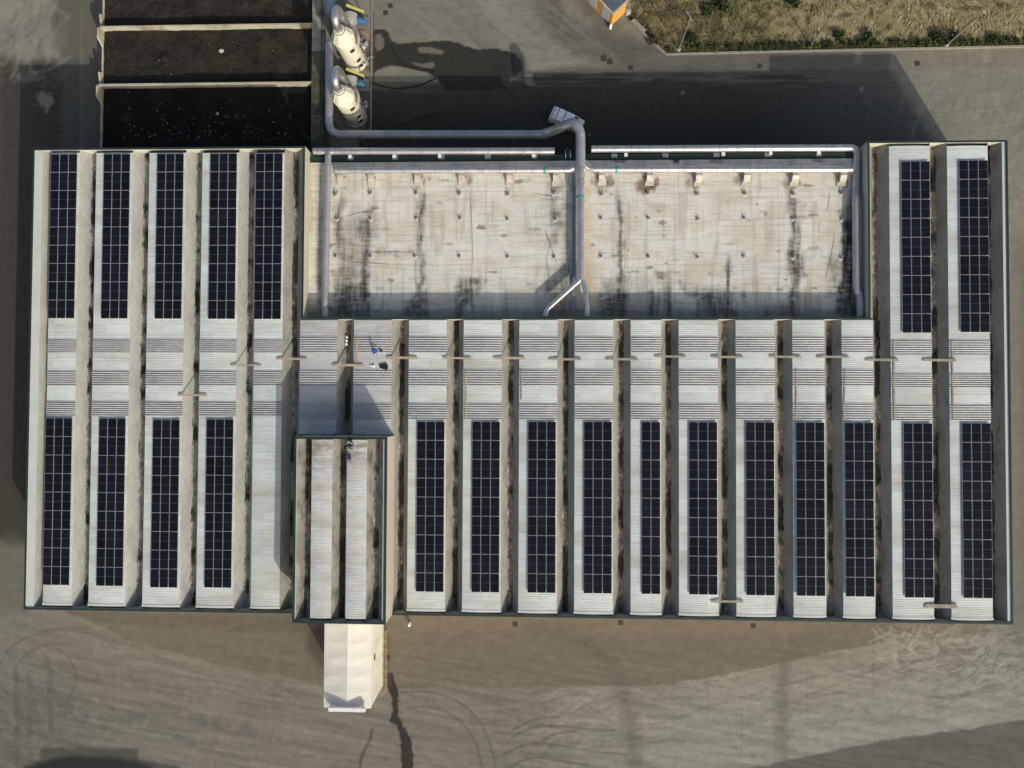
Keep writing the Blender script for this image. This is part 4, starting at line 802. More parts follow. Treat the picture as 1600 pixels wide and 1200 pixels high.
for k, (xq, yq) in enumerate([(547, 245), (616, 244.5), (687, 244), (834, 243), (978, 242), (1130, 240.8), (1204, 239.6), (1279, 239)]):
    c = at(xq, yq, ZF + .3); b = MB(); b.box(c[0] - .16, c[0] + .16, c[1] - .16, c[1] + .16, ZF + .1, ZF + .36); b.box(c[0] - .2, c[0] + .2, c[1] - .2, c[1] + .2, ZF + .36, ZF + .40)
    tag(b.build('junction_box', M['white']), 'small square white box under the roof-edge duct, %s' % (['westmost of the four west of the gap', 'second from the west end', 'third from the west end', 'beside the ladder gap on the west', 'beside the gap on the east', 'second east of the gap', 'third east of the gap', 'eastmost of all'][k]), 'junction box', 'white boxes on the roof-edge gutter')
# ladder, cable tray
c = Vector(at(887, 243, ZF)); L = thing('roof_ladder', 'slim steel access ladder with looped handrails in the gap between the ducts', 'ladder', (c.x, c.y, 0)); b = MB()
for s_ in (-.28, .28): b.tube(fillet([(c.x + s_, yC + .25, .2), (c.x + s_, yC + .25, ZF + 1.1), (c.x + s_, yC - .5, ZF + 1.1), (c.x + s_, yC - .5, ZF + .1)], .3), .03, 8)
b.build('stringer', M['galv'], L, True); b = MB()
for k in range(22): b.tube([(c.x - .28, yC + .25, .4 + k * .3), (c.x + .28, yC + .25, .4 + k * .3)], .018, 6)
b.build('rung', M['galv'], L); b = MB()
for k in range(4): b.tube(fillet([(c.x - .28, yC + .25, 2.5 + k * 1.3), (c.x - .3, yC + .95, 2.5 + k * 1.3), (c.x + .3, yC + .95, 2.5 + k * 1.3), (c.x + .28, yC + .25, 2.5 + k * 1.3)], .3), .02, 6)
b.build('cage_hoop', M['galv'], L)
t = thing('cable_tray', 'long blue-grey cable tray beside the thick roof duct', 'cable tray', at(896, 390, ZF)); b = MB()
a0, a1 = Vector(at(897, 292, ZF + .25)), Vector(at(896.5, 494, ZF + .25)); b.bar(a0, a1, .36, .16); b.build('tray', M['tray'], t)
a0, a1 = Vector(at(894, 273, ZF + .4)), Vector(at(894.5, 292, ZF + .4)); MB().bar(a0, a1, .62, .5).build('cover_box', M['tray'], t)
b = MB()
for k in range(9): y_ = Y(300 + k * 23, ZF, 896); x_ = X(896.5, ZF, 300 + k * 23); b.box(x_ - .22, x_ + .22, y_ - .05, y_ + .05, ZF + .003, ZF + .17)
b.build('foot', M['steel'], t)
# vent stubs: four rows on the membrane
SX = [525, 578, 649, 718, 794, 866, 940, 1013, 1090, 1163, 1239, 1314]; proto = None; rs = random.Random(8)
for r_, yq in enumerate((304, 343, 402.5, 465)):
    for k, xq in enumerate(SX):
        if r_ == 3 and xq in (794, 866, 1013, 1314): continue
        c = at(xq + rs.uniform(-1.5, 1.5), yq + rs.uniform(-1.2, 1.2), ZF)
        lab = 'white vent stub in the %s row below the hoods, %s' % (ORD[r_ + 1], ('%s from the west' % ORD[k + 1]) if k < 6 else ('%s from the east' % ORD[12 - k]))
        if proto is None:
            t = thing('vent_stub', lab, 'vent', (0, 0, 0), 'vent stubs on the flat roof')
            b = MB(); b.lathe((0, 0, 0), [(.26, .004), (.26, .03), (.11, .05), (.11, .16), (.08, .16), (.08, .06)], 14); k1 = b.build('collar', M['off_white'], t, True)
            b = MB(); b.lathe((0, 0, .18), [(.14, 0), (.14, .03), (.03, .06)], 12); k2 = b.build('cap', M['steel'], t)
            b = MB(); b.tube([(-.12, .12, .1), (-.30, .62, .12)], .025, 6); b.tube([(.1, .1, .1), (.04, .5, .1)], .025, 6); k3 = b.build('stay', M['steel'], t)
            proto = (t, k1, k2, k3)
        else:
            t = proto[0].copy(); sc.collection.objects.link(t); t['label'] = lab
            for ch in proto[1:]: q = ch.copy(); sc.collection.objects.link(q); q.parent = t
        t.location = c; t.rotation_euler = (0, 0, rs.uniform(-.5, .4)); s_ = 1.25 if r_ == 0 else 1.0; t.scale = (s_, s_, s_)
for k, (a, b_) in enumerate([((541, 338), (592, 325)), ((577, 394), (645, 394)), ((550, 410), (607, 413)), ((851, 360), (870, 414)), ((834, 302), (882, 311)), ((1292, 330), (1296, 302)), ((1290, 434), (1304, 368)), ((734, 300), (739, 410))]):
    b = MB(); p_, q_ = Vector(at(*a, ZF + .03)), Vector(at(*b_, ZF + .03)); mm = p_.lerp(q_, .5) + Vector((.08, .05, 0)); b.tube([p_, mm, q_], .013, 5)
    tag(b.build('roof_cable', M['iron']), 'thin dark cable on the flat roof, %s' % ['slanting above the second vent row at the west', 'level one over the west stains', 'nearly level one lower on the west stains', 'slanting one west of the cable tray', 'short one below the sixth hood', 'short steep one near the east wall', 'long steep one among the east stains', 'straight one by the fourth vent stubs'][k], 'cable', 'loose cables on the flat roof')

# ------------------------------------------------------------------ planks laid across the valleys and along the roof bays
def plank(x0, y0, x1, y1, w, m, label, z=None):
    zz = ZE + (0.19 if y0 == y1 or abs(x1 - x0) > abs(y1 - y0) else 0.10) if z is None else z
    a, c = Vector(at(x0, y0, zz)), Vector(at(x1, y1, zz)); b = MB(); d = (c - a).normalized(); r = Vector((-d.y, d.x, 0))
    b.bar(a, c, w * .48, .05); o = b
    o.bar(a + r * w * .5 + d * .1, c + r * w * .5 - d * .06, w * .48, .046)
    tag(o.build('timber_plank', m), label, 'plank', 'timber planks on the roof')
V = lambda n: 'valley between the %s and %s bays' % (ORD[n], ORD[n + 1])
for k, (x0, x1, yq, w, m, n, ex) in enumerate([(278, 323.5, 618, .24, 'wood', 3, ''), (360.5, 408, 571, .20, 'wood_grey', 4, ''), (432, 480, 561.3, .24, 'wood', 5, ''), (519.5, 568, 571.3, .30, 'wood', 6, ''), (604, 652.5, 559.8, .30, 'wood', 7, ''), (691.5, 737, 560, .22, 'wood', 8, ''), (771, 820.5, 560, .26, 'wood', 9, ''), (858, 908.5, 562, .26, 'wood_grey', 10, ''), (946.5, 997, 562, .26, 'wood_grey', 11, ''), (1022.5, 1072.5, 557.5, .22, 'wood_grey', 12, ''), (1112, 1162, 558.5, .26, 'wood_grey', 13, ''), (1202, 1252, 558.2, .26, 'wood_grey', 14, ''), (1276, 1327, 558.2, .24, 'wood_grey', 15, ''), (1352.5, 1404, 563, .28, 'wood_grey', 16, ''), (1441.5, 1494, 563.5, .28, 'wood_grey', 17, ''), (1111, 1162, 940.5, .24, 'wood_grey', 13, 's'), (1444, 1497, 948.5, .42, 'wood_grey', 17, 's')]):
    lab = ('%s plank bridging the ' % ('raw timber' if m == 'wood' else 'weathered timber')) + V(n) + (', at the south end' if ex else ', midway')
    plank(x0, yq, x1, yq + .4, w, M[m], lab)
for x0, y0, x1, y1, w, m, n in [(557, 526, 556, 571, .30, 'wood', 7), (727.8, 577, 727.5, 655, .16, 'wood', 9), (814, 577, 814.3, 625, .14, 'wood_grey', 10), (1244, 576, 1243.5, 655, .18, 'wood_grey', 15), (1320, 576, 1318, 655, .16, 'wood_grey', 16), (1396, 533, 1397, 657, .20, 'wood_grey', 17), (1487, 532, 1489, 656, .18, 'wood_grey', 18)]:
    plank(x0, y0, x1, y1, w, M[m], 'long timber plank lying lengthwise on the western edge of the %s bay' % ORD[n])

# ------------------------------------------------------------------ people: one grown surface each, built from a skeleton
def person(label, loc, heading, pose, top, bottom, helmet, hold=None):
    J = {'pel': (0, 0, .95), 'sp': (0, .02, 1.2), 'ch': (0, .03, 1.4), 'nk': (0, .03, 1.52), 'hd': (0, .06, 1.66), 'tp': (0, .06, 1.76)}
    if pose == 'bend':
        J.update({'pel': (0, -.12, .72), 'sp': (0, .06, .93), 'ch': (0, .26, 1.07), 'nk': (0, .36, 1.14), 'hd': (0, .47, 1.2), 'tp': (0, .55, 1.25)})
    if pose == 'kneel':
        J.update({'pel': (0, -.20, .36), 'sp': (0, .02, .54), 'ch': (0, .15, .68), 'nk': (0, .22, .77), 'hd': (0, .29, .86), 'tp': (0, .33, .95)})
    ch = J['ch']; E_ = []
    def add(n, p, par): J[n] = p; E_.append((par, n))
    E_ += [('pel', 'sp'), ('sp', 'ch'), ('ch', 'nk'), ('nk', 'hd'), ('hd', 'tp')]
    R_ = {'pel': (.15, .12), 'sp': (.14, .10), 'ch': (.17, .11), 'nk': (.06, .06), 'hd': (.095, .105), 'tp': (.07, .08)}
    for s_, n in ((-1, 'l'), (1, 'r')):
        b = pose == 'bend'
        kn = (s_ * .13, .16 if b else .03, .44 if b else .50); an = (s_ * .13, -.10 if b else 0, .10)
        if pose == 'kneel': kn, an = (s_ * .17, .22, .10), (s_ * .14, -.22, .09)
        add('hp' + n, (s_ * .10, J['pel'][1], J['pel'][2] - .06), 'pel'); add('kn' + n, kn, 'hp' + n); add('an' + n, an, 'kn' + n); add('to' + n, (an[0], an[1] + (-.18 if pose == 'kneel' else .20), .05), 'an' + n)
        R_['hp' + n] = (.10, .10); R_['kn' + n] = (.068, .068); R_['an' + n] = (.05, .05); R_['to' + n] = (.045, .04)
        sh = (ch[0] + s_ * .21, ch[1], ch[2] + .02); el = (s_ * .30, ch[1] + (.16 if b else .06), ch[2] - (.22 if pose == 'kneel' else .27)); wr = (s_ * .22, el[1] + .22, el[2] - (.12 if b else .05))
        add('sh' + n, sh, 'ch'); add('el' + n, el, 'sh' + n); add('wr' + n, wr, 'el' + n); add('pa' + n, (wr[0] - s_ * .01, wr[1] + .07, wr[2] - .02), 'wr' + n)
        R_['sh' + n] = (.075, .075); R_['el' + n] = (.05, .05); R_['wr' + n] = (.034, .032); R_['pa' + n] = (.036, .022)
        pa = J['pa' + n]
        for f_ in range(4):
            o = (f_ - 1.5) * .020; l_ = (.075, .085, .08, .062)[f_]
            add('f%d%s' % (f_, n), (pa[0] + o, pa[1] + l_ * .55, pa[2] - .012), 'pa' + n); add('g%d%s' % (f_, n), (pa[0] + o * .9, pa[1] + l_ * .85, pa[2] - .045), 'f%d%s' % (f_, n))
            R_['f%d%s' % (f_, n)] = R_['g%d%s' % (f_, n)] = (.009, .009)
        add('th' + n, (pa[0] - s_ * .045, pa[1] + .01, pa[2] - .02), 'wr' + n); R_['th' + n] = (.010, .010)
    names = list(J); ix = {n: i for i, n in enumerate(names)}
    me = bpy.data.meshes.new('person_skeleton'); me.from_pydata([J[n] for n in names], [(ix[a], ix[b]) for a, b in E_], [])
    ob = bpy.data.objects.new('person_skeleton', me); sc.collection.objects.link(ob)
    md = ob.modifiers.new('skin', 'SKIN')
    sv = me.skin_vertices[0].data if me.skin_vertices else None
    if sv is None:
        bpy.context.view_layer.objects.active = ob
        me.attributes  # no skin layer
    else:
        for n in names: sv[ix[n]].radius = R_[n]; sv[ix[n]].use_root = (n == 'pel')
    ob.modifiers.new('sub', 'SUBSURF').levels = 1
    dg = bpy.context.evaluated_depsgraph_get(); m2 = bpy.data.meshes.new_from_object(ob.evaluated_get(dg)); m2.name = 'person'
    bpy.data.objects.remove(ob)
    for m in (top, bottom, M['skin'], M['black']): m2.materials.append(m)
    hd = Vector(J['hd']); nk = Vector(J['nk']); pe = Vector(J['pel'])
    for p in m2.polygons:
        c = p.center; k = 0
        if (c - hd).length < .15 and (c - nk).length > .06: k = 2
        elif min((c - Vector(J['pal'])).length, (c - Vector(J['par'])).length) < .12: k = 2
        elif c.z < .13: k = 3
        elif c.z < pe.z + (.10 if pose == 'kneel' else -.02) and (pose != 'kneel' or c.y < .05) and abs(c.x) < .26 and min((c - Vector(J['wrl'])).length, (c - Vector(J['wrr'])).length) > .18: k = 1
        p.material_index = k; p.use_smooth = True
    o = bpy.data.objects.new('person', m2); sc.collection.objects.link(o); tag(o, label, 'person')
    o.location = loc; o.rotation_euler = (0, 0, heading)
    d = (Vector(J['tp']) - hd).normalized(); b = MB(); hc = hd + d * .03
    b.lathe((0, 0, 0), [(.165, -.005), (.165, .012), (.135, .02), (.128, .07), (.095, .12), (.03, .145)], 18)
    rot = Vector((0, 0, 1)).rotation_difference(d).to_matrix(); b.v = [tuple(rot @ Vector(v) + hc) for v in b.v]
    h = b.build('helmet', helmet, None, True); h.parent = o; h.location = (0, 0, 0)
    b = MB(); b.lathe((0, 0, 0), [(.112, -.09), (.115, -.03), (.112, 0.0)], 14); b.v = [tuple(rot @ Vector(v) + hc - Vector((0, .012, 0))) for v in b.v]
    h = b.build('hair', M['hair'], None, True); h.parent = o; h.location = (0, 0, 0)
    return o
zr_ = ZE + 0.12
person('person in a blue jacket and pale trousers kneeling over tools on the seventh roof bay', at(587, 551, zr_), math.radians(-12), 'kneel', M['jacket'], M['trouser'], M['jacket'])
person('person in a blue jacket standing in the valley against the annex north wall', at(527.5, 680.3, ZE - 1.0)[:2] + (ZE - 1.05,), math.radians(-80), 'stand', M['jacket'], M['grey_trouser'], M['jacket'])
person('person in navy clothes crouching beside the heap of tools on the annex roof', at(545.5, 714, zt + .1), math.radians(15), 'kneel', M['navy'], M['navy'], M['navy'])

def lump(name, label, cat, qx, qy, z, rx_, ry_, h, m, seed, rot=0, group=None, seg=12):
    q = random.Random(seed); b = MB(); c = at(qx, qy, z); vs = []; fs = []
    rings = [(1.0, 0), (1.02, .35), (.85, .75), (.45, 1.0)]
    for k, (rr_, zz) in enumerate(rings):
        for j in range(seg):
            a = 2 * math.pi * j / seg; u = rr_ * (1 + q.uniform(-.16, .16)); x_, y_ = rx_ * u * math.cos(a), ry_ * u * math.sin(a)
            vs.append((c[0] + x_ * math.cos(rot) - y_ * math.sin(rot), c[1] + x_ * math.sin(rot) + y_ * math.cos(rot), z + h * zz * (1 + q.uniform(-.12, .12))))
    for k in range(3):
        for j in range(seg): fs.append((k * seg + j, k * seg + (j + 1) % seg, (k + 1) * seg + (j + 1) % seg, (k + 1) * seg + j))
    fs.append(tuple(3 * seg + j for j in range(seg))); b.add(vs, fs)
    return tag(b.build(name, m, None, True), label, cat, group)
for k, (qx, qy) in enumerate([(542.3, 526.5), (541.8, 532), (541.5, 537.5)]): lump('white_sack', 'crumpled white sack in the gutter beside the timber planks, %s of three' % ('northmost', 'middle', 'southmost')[k], 'sack', qx, qy, ZE - 1.15, .16, .2, .3, M['sack'], k, .2, 'white sacks in the gutter')
lump('tool_bag', 'black bag lying right beside the bending worker in blue', 'bag', 595.5, 548, zr_, .22, .14, .25, M['black'], 7, -.6)
b = MB(); c0 = [at(*p, zr_ + .05) for p in ((592, 570.5), (596, 569), (604.5, 568.5), (606, 571), (605.5, 577), (603, 578), (594, 575))]; b.prism([(p[0], p[1]) for p in c0][::-1], zr_ - .06, zr_ + .12); tag(b.build('black_sheet_pile', M['black']), 'flat black pile of folded sheeting on the seventh roof bay', 'sheet pile')
for k, (qx, qy, s_) in enumerate([(580.3, 571, .11), (584, 571.8, .14)]): lump('plastic_tub', 'small white tub on the roof west of the black pile, the %s one' % ('smaller', 'larger')[k], 'tub', qx, qy, zr_ - .04, s_, s_, .22, M['white'], 20 + k)
t = thing('tool_heap', 'untidy heap of tools, pale offcuts and black straps on the annex roof', 'tool heap', at(547, 697, zt)); q = random.Random(3)
for nm, m, n in (('offcut', M['litter'], 14), ('strap', M['black'], 9)):
    b = MB()
    for k in range(n):
        c = Vector(at(546.5 + q.uniform(-4, 5), 696 + q.uniform(-6, 8), zt + .12 + q.uniform(0, .12))); a = q.uniform(0, 3.14); d = Vector((math.cos(a), math.sin(a), q.uniform(-.1, .1))) * q.uniform(.08, .26); b.bar(c - d, c + d, q.uniform(.05, .12), .05)
    b.build(nm, m, t)
lump('black_case', 'black case at the north end of the annex roof, above the tool heap', 'case', 547.5, 688, zt + .1, .2, .16, .25, M['black'], 31)
lump('tool_bag', 'black bag hanging over the annex valley west of the tool heap', 'bag', 540.5, 699, zt - .35, .2, .24, .35, M['black'], 33)

# ------------------------------------------------------------------ van in the north yard
def van(c, ang):
    t = thing('parked_van', 'small white van with a dark roof rack, half hidden beneath the thick duct', 'van', c); ca_, sa_ = math.cos(ang), math.sin(ang)
    def tr(b): b.v = [(c[0] + x * ca_ - y * sa_, c[1] + x * sa_ + y * ca_, c[2] + z) for x, y, z in b.v]; return b
    prof = [(-2.1, .35), (-2.12, 1.0), (-2.02, 1.72), (-1.85, 1.86), (.55, 1.86), (.9, 1.74), (1.45, 1.15), (2.05, 1.0), (2.2, .8), (2.2, .35)]
    def half(z, s): return (.87 - .13 * max(0, z - .95)) * s
    vs = [(x, half(z, -1), z) for x, z in prof] + [(x, half(z, 1), z) for x, z in prof]; n = len(prof)
    tr(MB().add(vs, [tuple(range(n))[::-1], tuple(range(n, 2 * n))] + [(i, (i + 1) % n, n + (i + 1) % n, n + i) for i in range(n)])).build('body', M['van'], t)
    b = MB(); e = .012
    b.add([(.93, -.70, 1.72 + e), (1.42, -.76, 1.18 + e), (1.42, .76, 1.18 + e), (.93, .70, 1.72 + e)], [(0, 1, 2, 3)]); tr(b).build('windscreen', M['glass'], t)
    for s in (-1, 1):
        b = MB(); b.add([(-.2, s * (half(1.1, 1) + e), 1.1), (.95, s * (half(1.1, 1) + e), 1.1), (.75, s * (half(1.65, 1) + e), 1.65), (-.2, s * (half(1.65, 1) + e), 1.65)], [(0, 1, 2, 3) if s < 0 else (3, 2, 1, 0)]); tr(b).build('side_window', M['glass'], t)
        b = MB(); b.box(2.19, 2.23, s * .62 - .16, s * .62 + .16, .72, .88); tr(b).build('headlight', M['white'], t)
        b = MB(); b.box(.95, 1.12, s * .98 - .09, s * .98 + .09, 1.05, 1.25); tr(b).build('wing_mirror', M['black'], t)
        for x_ in (-1.3, 1.4):
            b = MB(); b.tube([(x_, s * .66, .32), (x_, s * .89, .32)], .32, 18); w_ = tr(b).build('wheel', M['tyre'], t, True)
            b = MB(); b.tube([(x_, s * .885, .32), (x_, s * .90, .32)], .19, 12); tr(b).build('rim', M['steel'], w_)
    b = MB()
    for x_ in (-1.75, -1.2, -.25): b.bar((x_, -.74, 1.97), (x_, .74, 1.97), .06, .05); [b.box(x_ - .03, x_ + .03, s * .7 - .03, s * .7 + .03, 1.85, 1.96) for s in (-1, 1)]
    tr(b).build('roof_rack', M['black'], t)
    b = MB(); b.box(-2.14, -2.125, -.6, .6, 1.15, 1.6); tr(b).build('rear_window', M['glass'], t)
    for s in (-1, 1): b = MB(); b.box(-2.15, -2.12, s * .76 - .06, s * .76 + .06, .9, 1.2); tr(b).build('tail_light', M['orange'], t)
a0, a1 = Vector(at(867.5, 165.7, 1.86)), Vector(at(892, 176.3, 1.86)); d = (a1 - a0).normalized(); r = Vector((d.y, -d.x, 0))
c = a0 + r * .75 + d * 1.9; van((c.x, c.y, 0.0), math.atan2(d.y, d.x))

# ------------------------------------------------------------------ scrubber tanks and their plant
def tank(bx, by, dx, dy, label, shade):
    b0 = Vector(at(bx, by, 0)); t = thing('scrubber_tank', label, 'tank', b0); R0 = 1.32
    b = MB(); b.lathe(b0, [(R0 + .12, 0), (R0 + .12, .15), (R0, .16), (R0, 6.3), (R0 + .06, 6.32), (R0 + .06, 6.42), (R0, 6.44)], 32); b.build('shell', M['tank'], t, True)
    b = MB(); b.lathe(b0, [(R0 + .02, 6.45), (.62, 8.0), (.6, 8.3)], 20); top = b.build('cone', M['tank'], t, False)
    b = MB()
    for k in range(10):
        a = k * math.pi / 5; u = Vector((math.cos(a), math.sin(a), 0)); b.bar(b0 + u * (R0 + .02) + Vector((0, 0, 6.5)), b0 + u * .62 + Vector((0, 0, 8.05)), .05, .09)
    b.build('rib', M['tank'], top)
    apex = b0 + Vector((0, 0, 8.2)); e = Vector((dx, dy, 0))
    path = fillet([apex, apex + Vector((0, 0, 1.1)), apex + Vector((0, .35, 1.75)), apex + Vector((.05, 1.65, 1.75)), Vector((b0.x + .1, b0.y + 2.0, 8.6)), Vector((b0.x + .1, b0.y + 2.0, 1.0))], .75)
    duct(t, 'outlet_pipe', path, .50, M['galv'], 1.5, 16)
    b = MB(); b.lathe(apex - Vector((0, 0, .1)), [(.72, 0), (.72, .1), (.6, .12)], 20); b.build('collar', M['galv_dull'], t, True)
    toS = Vector((.62, -.78, 0))
    for k, (z, a) in enumerate(((5.2, -52), (2.5, -46), (1.2, -50))):
        n_ = Vector((math.cos(math.radians(a)), math.sin(math.radians(a)), 0)); p = b0 + n_ * R0 + Vector((0, 0, z))
        b = MB(); b.tube([p - n_ * .05, p + n_ * .10], [.44, .44], 18); f_ = b.build('manhole', M['tank'], t, True)
        b = MB(); b.tube([p + n_ * .101, p + n_ * .112], .36, 18); b.build('opening', M['hole'], f_)
    n_ = Vector((-.42, -.9, 0)).normalized(); p = b0 + n_ * (R0 + .006) + Vector((0, 0, 5.0)); u = Vector((n_.y, -n_.x, 0)); b = MB(); b.bar(p - u * .14, p + u * .14, .02, .18); b.build('warning_label', M['yellow'], t)
    b = MB(); n_ = Vector((.93, .35, 0)).normalized(); u = Vector((-n_.y, n_.x, 0))
    for s in (-.22, .22): b.tube([b0 + n_ * (R0 + .22) + u * s, b0 + n_ * (R0 + .22) + u * s + Vector((0, 0, 7.2))], .03, 6)
    for k in range(23): b.tube([b0 + n_ * (R0 + .22) - u * .22 + Vector((0, 0, .4 + k * .3)), b0 + n_ * (R0 + .22) + u * .22 + Vector((0, 0, .4 + k * .3))], .018, 5)
    b.build('ladder', M['galv'], t)
    b = MB()
    for k in range(10):
        a = math.radians(-20 + k * 16); p = b0 + Vector((math.cos(a), math.sin(a), 0)) * (R0 + .55)
        if k < 5: b.tube([p + Vector((0, 0, 5.6)), p + Vector((0, 0, 6.6))], .025, 5)
    for z in (6.1, 6.6): b.tube([b0 + Vector((math.cos(math.radians(-20 + k * 8)), math.sin(math.radians(-20 + k * 8)), 0)) * (R0 + .55) + Vector((0, 0, z)) for k in range(9)], .022, 5)
    b.tube([b0 + Vector((math.cos(math.radians(-20 + k * 8)), math.sin(math.radians(-20 + k * 8)), 0)) * (R0 + .33) + Vector((0, 0, 5.55)) for k in range(9)], .22, 4)
    b.build('platform', M['fan'], t)
tank(556.5, 96, 0, 0, 'cream scrubber tank with a cone top, the sunlit one farther from the warehouse', 0)
tank(556.5, 182, 0, 0, 'cream scrubber tank with a cone top, the half-shaded one next to the warehouse', 1)
def fan_unit(px_, py_, label):
    c = Vector(at(px_, py_, 0)); t = thing('fan_unit', label, 'fan', c)
    b = MB(); b.tube([c + Vector((-.2, .55, 1.0)), c + Vector((-.2, -.35, 1.0))], [.95, .95], 22); b.tube([c + Vector((-.2, -.36, 1.0)), c + Vector((-.2, -.75, 1.0))], [.5, .42], 16); b.build('casing', M['fan'], t, True)
    b = MB(); b.tube([c + Vector((.75, -.1, 1.0)), c + Vector((1.75, -.35, 1.0))], .34, 14); b.build('motor', M['blue'], t, True)
    b = MB(); b.bar(c + Vector((.95, -.16, 1.42)), c + Vector((1.4, -.27, 1.42)), .3, .16); b.build('terminal_box', M['blue'], t)
    b = MB(); b.bar(c + Vector((-.5, 1.35, 1.9)), c + Vector((1.75, .42, 1.9)), .28, .22); b.build('lifting_beam', M['yellow'], t)
    b = MB(); b.box(c.x - 1.0, c.x + 2.0, c.y - .75, c.y + .7, .02, .2); [b.box(c.x + a - .06, c.x + a + .06, c.y + e - .06, c.y + e + .06, .2, 1.85) for a, e in ((-.4, 1.3), (1.65, .45))]; b.build('base_frame', M['steel'], t)
fan_unit(553, 36, 'grey fan with a blue motor beneath a yellow beam, by the sunlit tank')
fan_unit(553, 134, 'grey fan with a blue motor beneath a yellow beam, by the half-shaded tank')
def manifold(px_, py_, seed, label):
    q = random.Random(seed); c = Vector(at(px_, py_, 0)); t = thing('pipe_manifold', label, 'pipework', c)
    for nm, m, n in (('pipe', M['galv_dull'], 7), ('hose', M['hose'], 5)):
        for k in range(n):
            b = MB(); p = c + Vector((q.uniform(-.6, .5), q.uniform(-1.6, 1.6), q.uniform(.2, 1.2))); d = Vector((q.uniform(-.7, .5), q.uniform(-.8, .8), q.uniform(-.2, .3))); b.tube(fillet([p, p + d, p + d + Vector((q.uniform(-.3, .3), q.uniform(-.3, .3), -.4))], .2, 4), q.uniform(.04, .08), 8)
            b.build(nm, m, t, True)
    for k in range(4): p = c + Vector((q.uniform(-.4, .5), q.uniform(-1.5, 1.5), .02)); MB().box(p.x - .2, p.x + .2, p.y - .15, p.y + .15, .02, q.uniform(.4, .9)).build('pump_box', M['fan'], t)
    for k in range(2): p = c + Vector((q.uniform(-.3, .3), q.uniform(-1.2, 1.2), .02)); MB().lathe(p, [(.16, 0), (.16, .5), (.05, .6)], 10).build('canister', M['white'], t)
manifold(570, 86, 5, 'tangle of pipes, hoses and pump boxes at the foot of the sunlit tank')
manifold(570.5, 180, 6, 'tangle of pipes, hoses and pump boxes at the foot of the half-shaded tank')
c = at(509, 8, 2.2); tag(MB().box(c[0] - .5, c[0] + .55, c[1] - .9, c[1] + 2.5, 0, 2.2).box(c[0] - .56, c[0] + .61, c[1] - .96, c[1] + 2.56, 2.2, 2.27).build('equipment_cabinet', M['pale_blue']), 'pale blue cabinet beside the pit wall, by the sunlit tank outlet pipe', 'cabinet')
for k, (pts, lab) in enumerate([([(566, 122), (573, 127), (585, 131), (605, 137), (625, 139), (655, 134), (668, 128), (681, 123)], 'black hose curving from the tank pad into the wet stain'), ([(628, 196), (645, 186), (668, 183), (687, 177)], 'thin black hose lying in the dark yard beside the duct'), ([(612, 72), (618, 88), (632, 103), (655, 110), (680, 112)], 'thin black hose lying across the wet stain')]):
    tag(MB().tube(fillet([at(a, b_, .06) for a, b_ in pts], .6, 3), .07 if k == 0 else .045, 7).build('hose', M['hose'], None, True), lab, 'hose')
tag(MB().lathe(at(566, 58, 0), [(.95, .0), (.95, .12), (.7, .16)], 24).build('round_cover', M['tan']), 'round tan cover on the pad behind the sunlit tank', 'round cover')
pe_ = MB(); a0, a1 = Vector(at(582, -40, 0)), Vector(at(579.5, 204, 0)); pe_.bar(a0 + Vector((0, 0, .06)), a1 + Vector((0, 0, .06)), .16, .14); k_ = pe_.build('pad_kerb', M['kerb']); k_['kind'] = 'structure'

# ------------------------------------------------------------------ compost bays
CB = thing('compost_bunker', 'open concrete bunker of three compost bays beside the warehouse', 'bunker', at(320, 120, 0))
WZ = 3.0; wx0, wx1 = X(487, WZ, 100), X(505.5, WZ, 100); byS, byN = yN + .75, 62.0
ym_ = Y(80, WZ, 495); MB().box(wx0, wx1, ym_ + .02, byN, 0, WZ).build('pit_wall', M['old_concrete'], CB); MB().box(wx0, wx1, byS, ym_, 0, WZ).build('pit_wall', M['mossy'], CB)
b = MB(); xg = X(501.5, WZ, 100); b.box(xg - .03, xg + .03, byS + .2, byN, WZ + .003, WZ + .05); b.box(xg + .15, xg + .19, byS + .2, byN, WZ + .003, WZ + .05); b.build('conduit', M['iron'], CB)
LW = X(162, 2.1, 85)
b = MB(); b.box(LW - .22, LW, byS, byN, 0, 2.15); b.build('low_wall', M['concrete'], CB)
for yq in (38.2, 129):
    y_ = Y(yq, WZ, 320); xa = LW - .22
    MB().box(LW, wx0 - .004, y_ - .16, y_, 0, WZ).build('divider', M['concrete'], CB)
    # end pier: sloping up to the divider on both sides
    vs = [(y_ + 1.9, 2.13), (y_ + 1.6, 2.9), (y_ + .25, 2.55), (y_ - .3, 3.25), (y_ - 1.6, 3.25), (y_ - 2.3, 2.13)]
    vv = [(xa - .005, p[0], p[1]) for p in vs] + [(LW - .004, p[0], p[1]) for p in vs]; n = 6
    MB().add(vv, [tuple(range(n)), tuple(range(2 * n - 1, n - 1, -1))] + [(i, n + i, n + (i + 1) % n, (i + 1) % n) for i in range(n)]).build('pier', M['concrete'], CB)
MB().box(LW, wx0 - .004, byS, byS + .25, 0, 2.3).build('end_wall', M['old_concrete'], CB)
def bed(y0, y1, m, seed, h, base):
    xs_ = np.arange(LW + .01, wx0, .15); ys_ = np.arange(y0, y1, .15); bx, by = np.meshgrid(xs_, ys_); bx, by = bx.ravel(), by.ravel()
    z = base + h * fbm(bx / 5, by / 3, seed) + .20 * fbm(bx / .9, by / .9, seed + 1, 3) 
    o = grid_mesh('compost', xs_, ys_, 0, None, m, zarr=z); o['kind'] = 'stuff'
    return lambda x, y: base + h * float(fbm(np.array([x / 5]), np.array([y / 3]), seed)[0]) + .06
ya, yb = Y(38.2, WZ, 320), Y(129, WZ, 320)
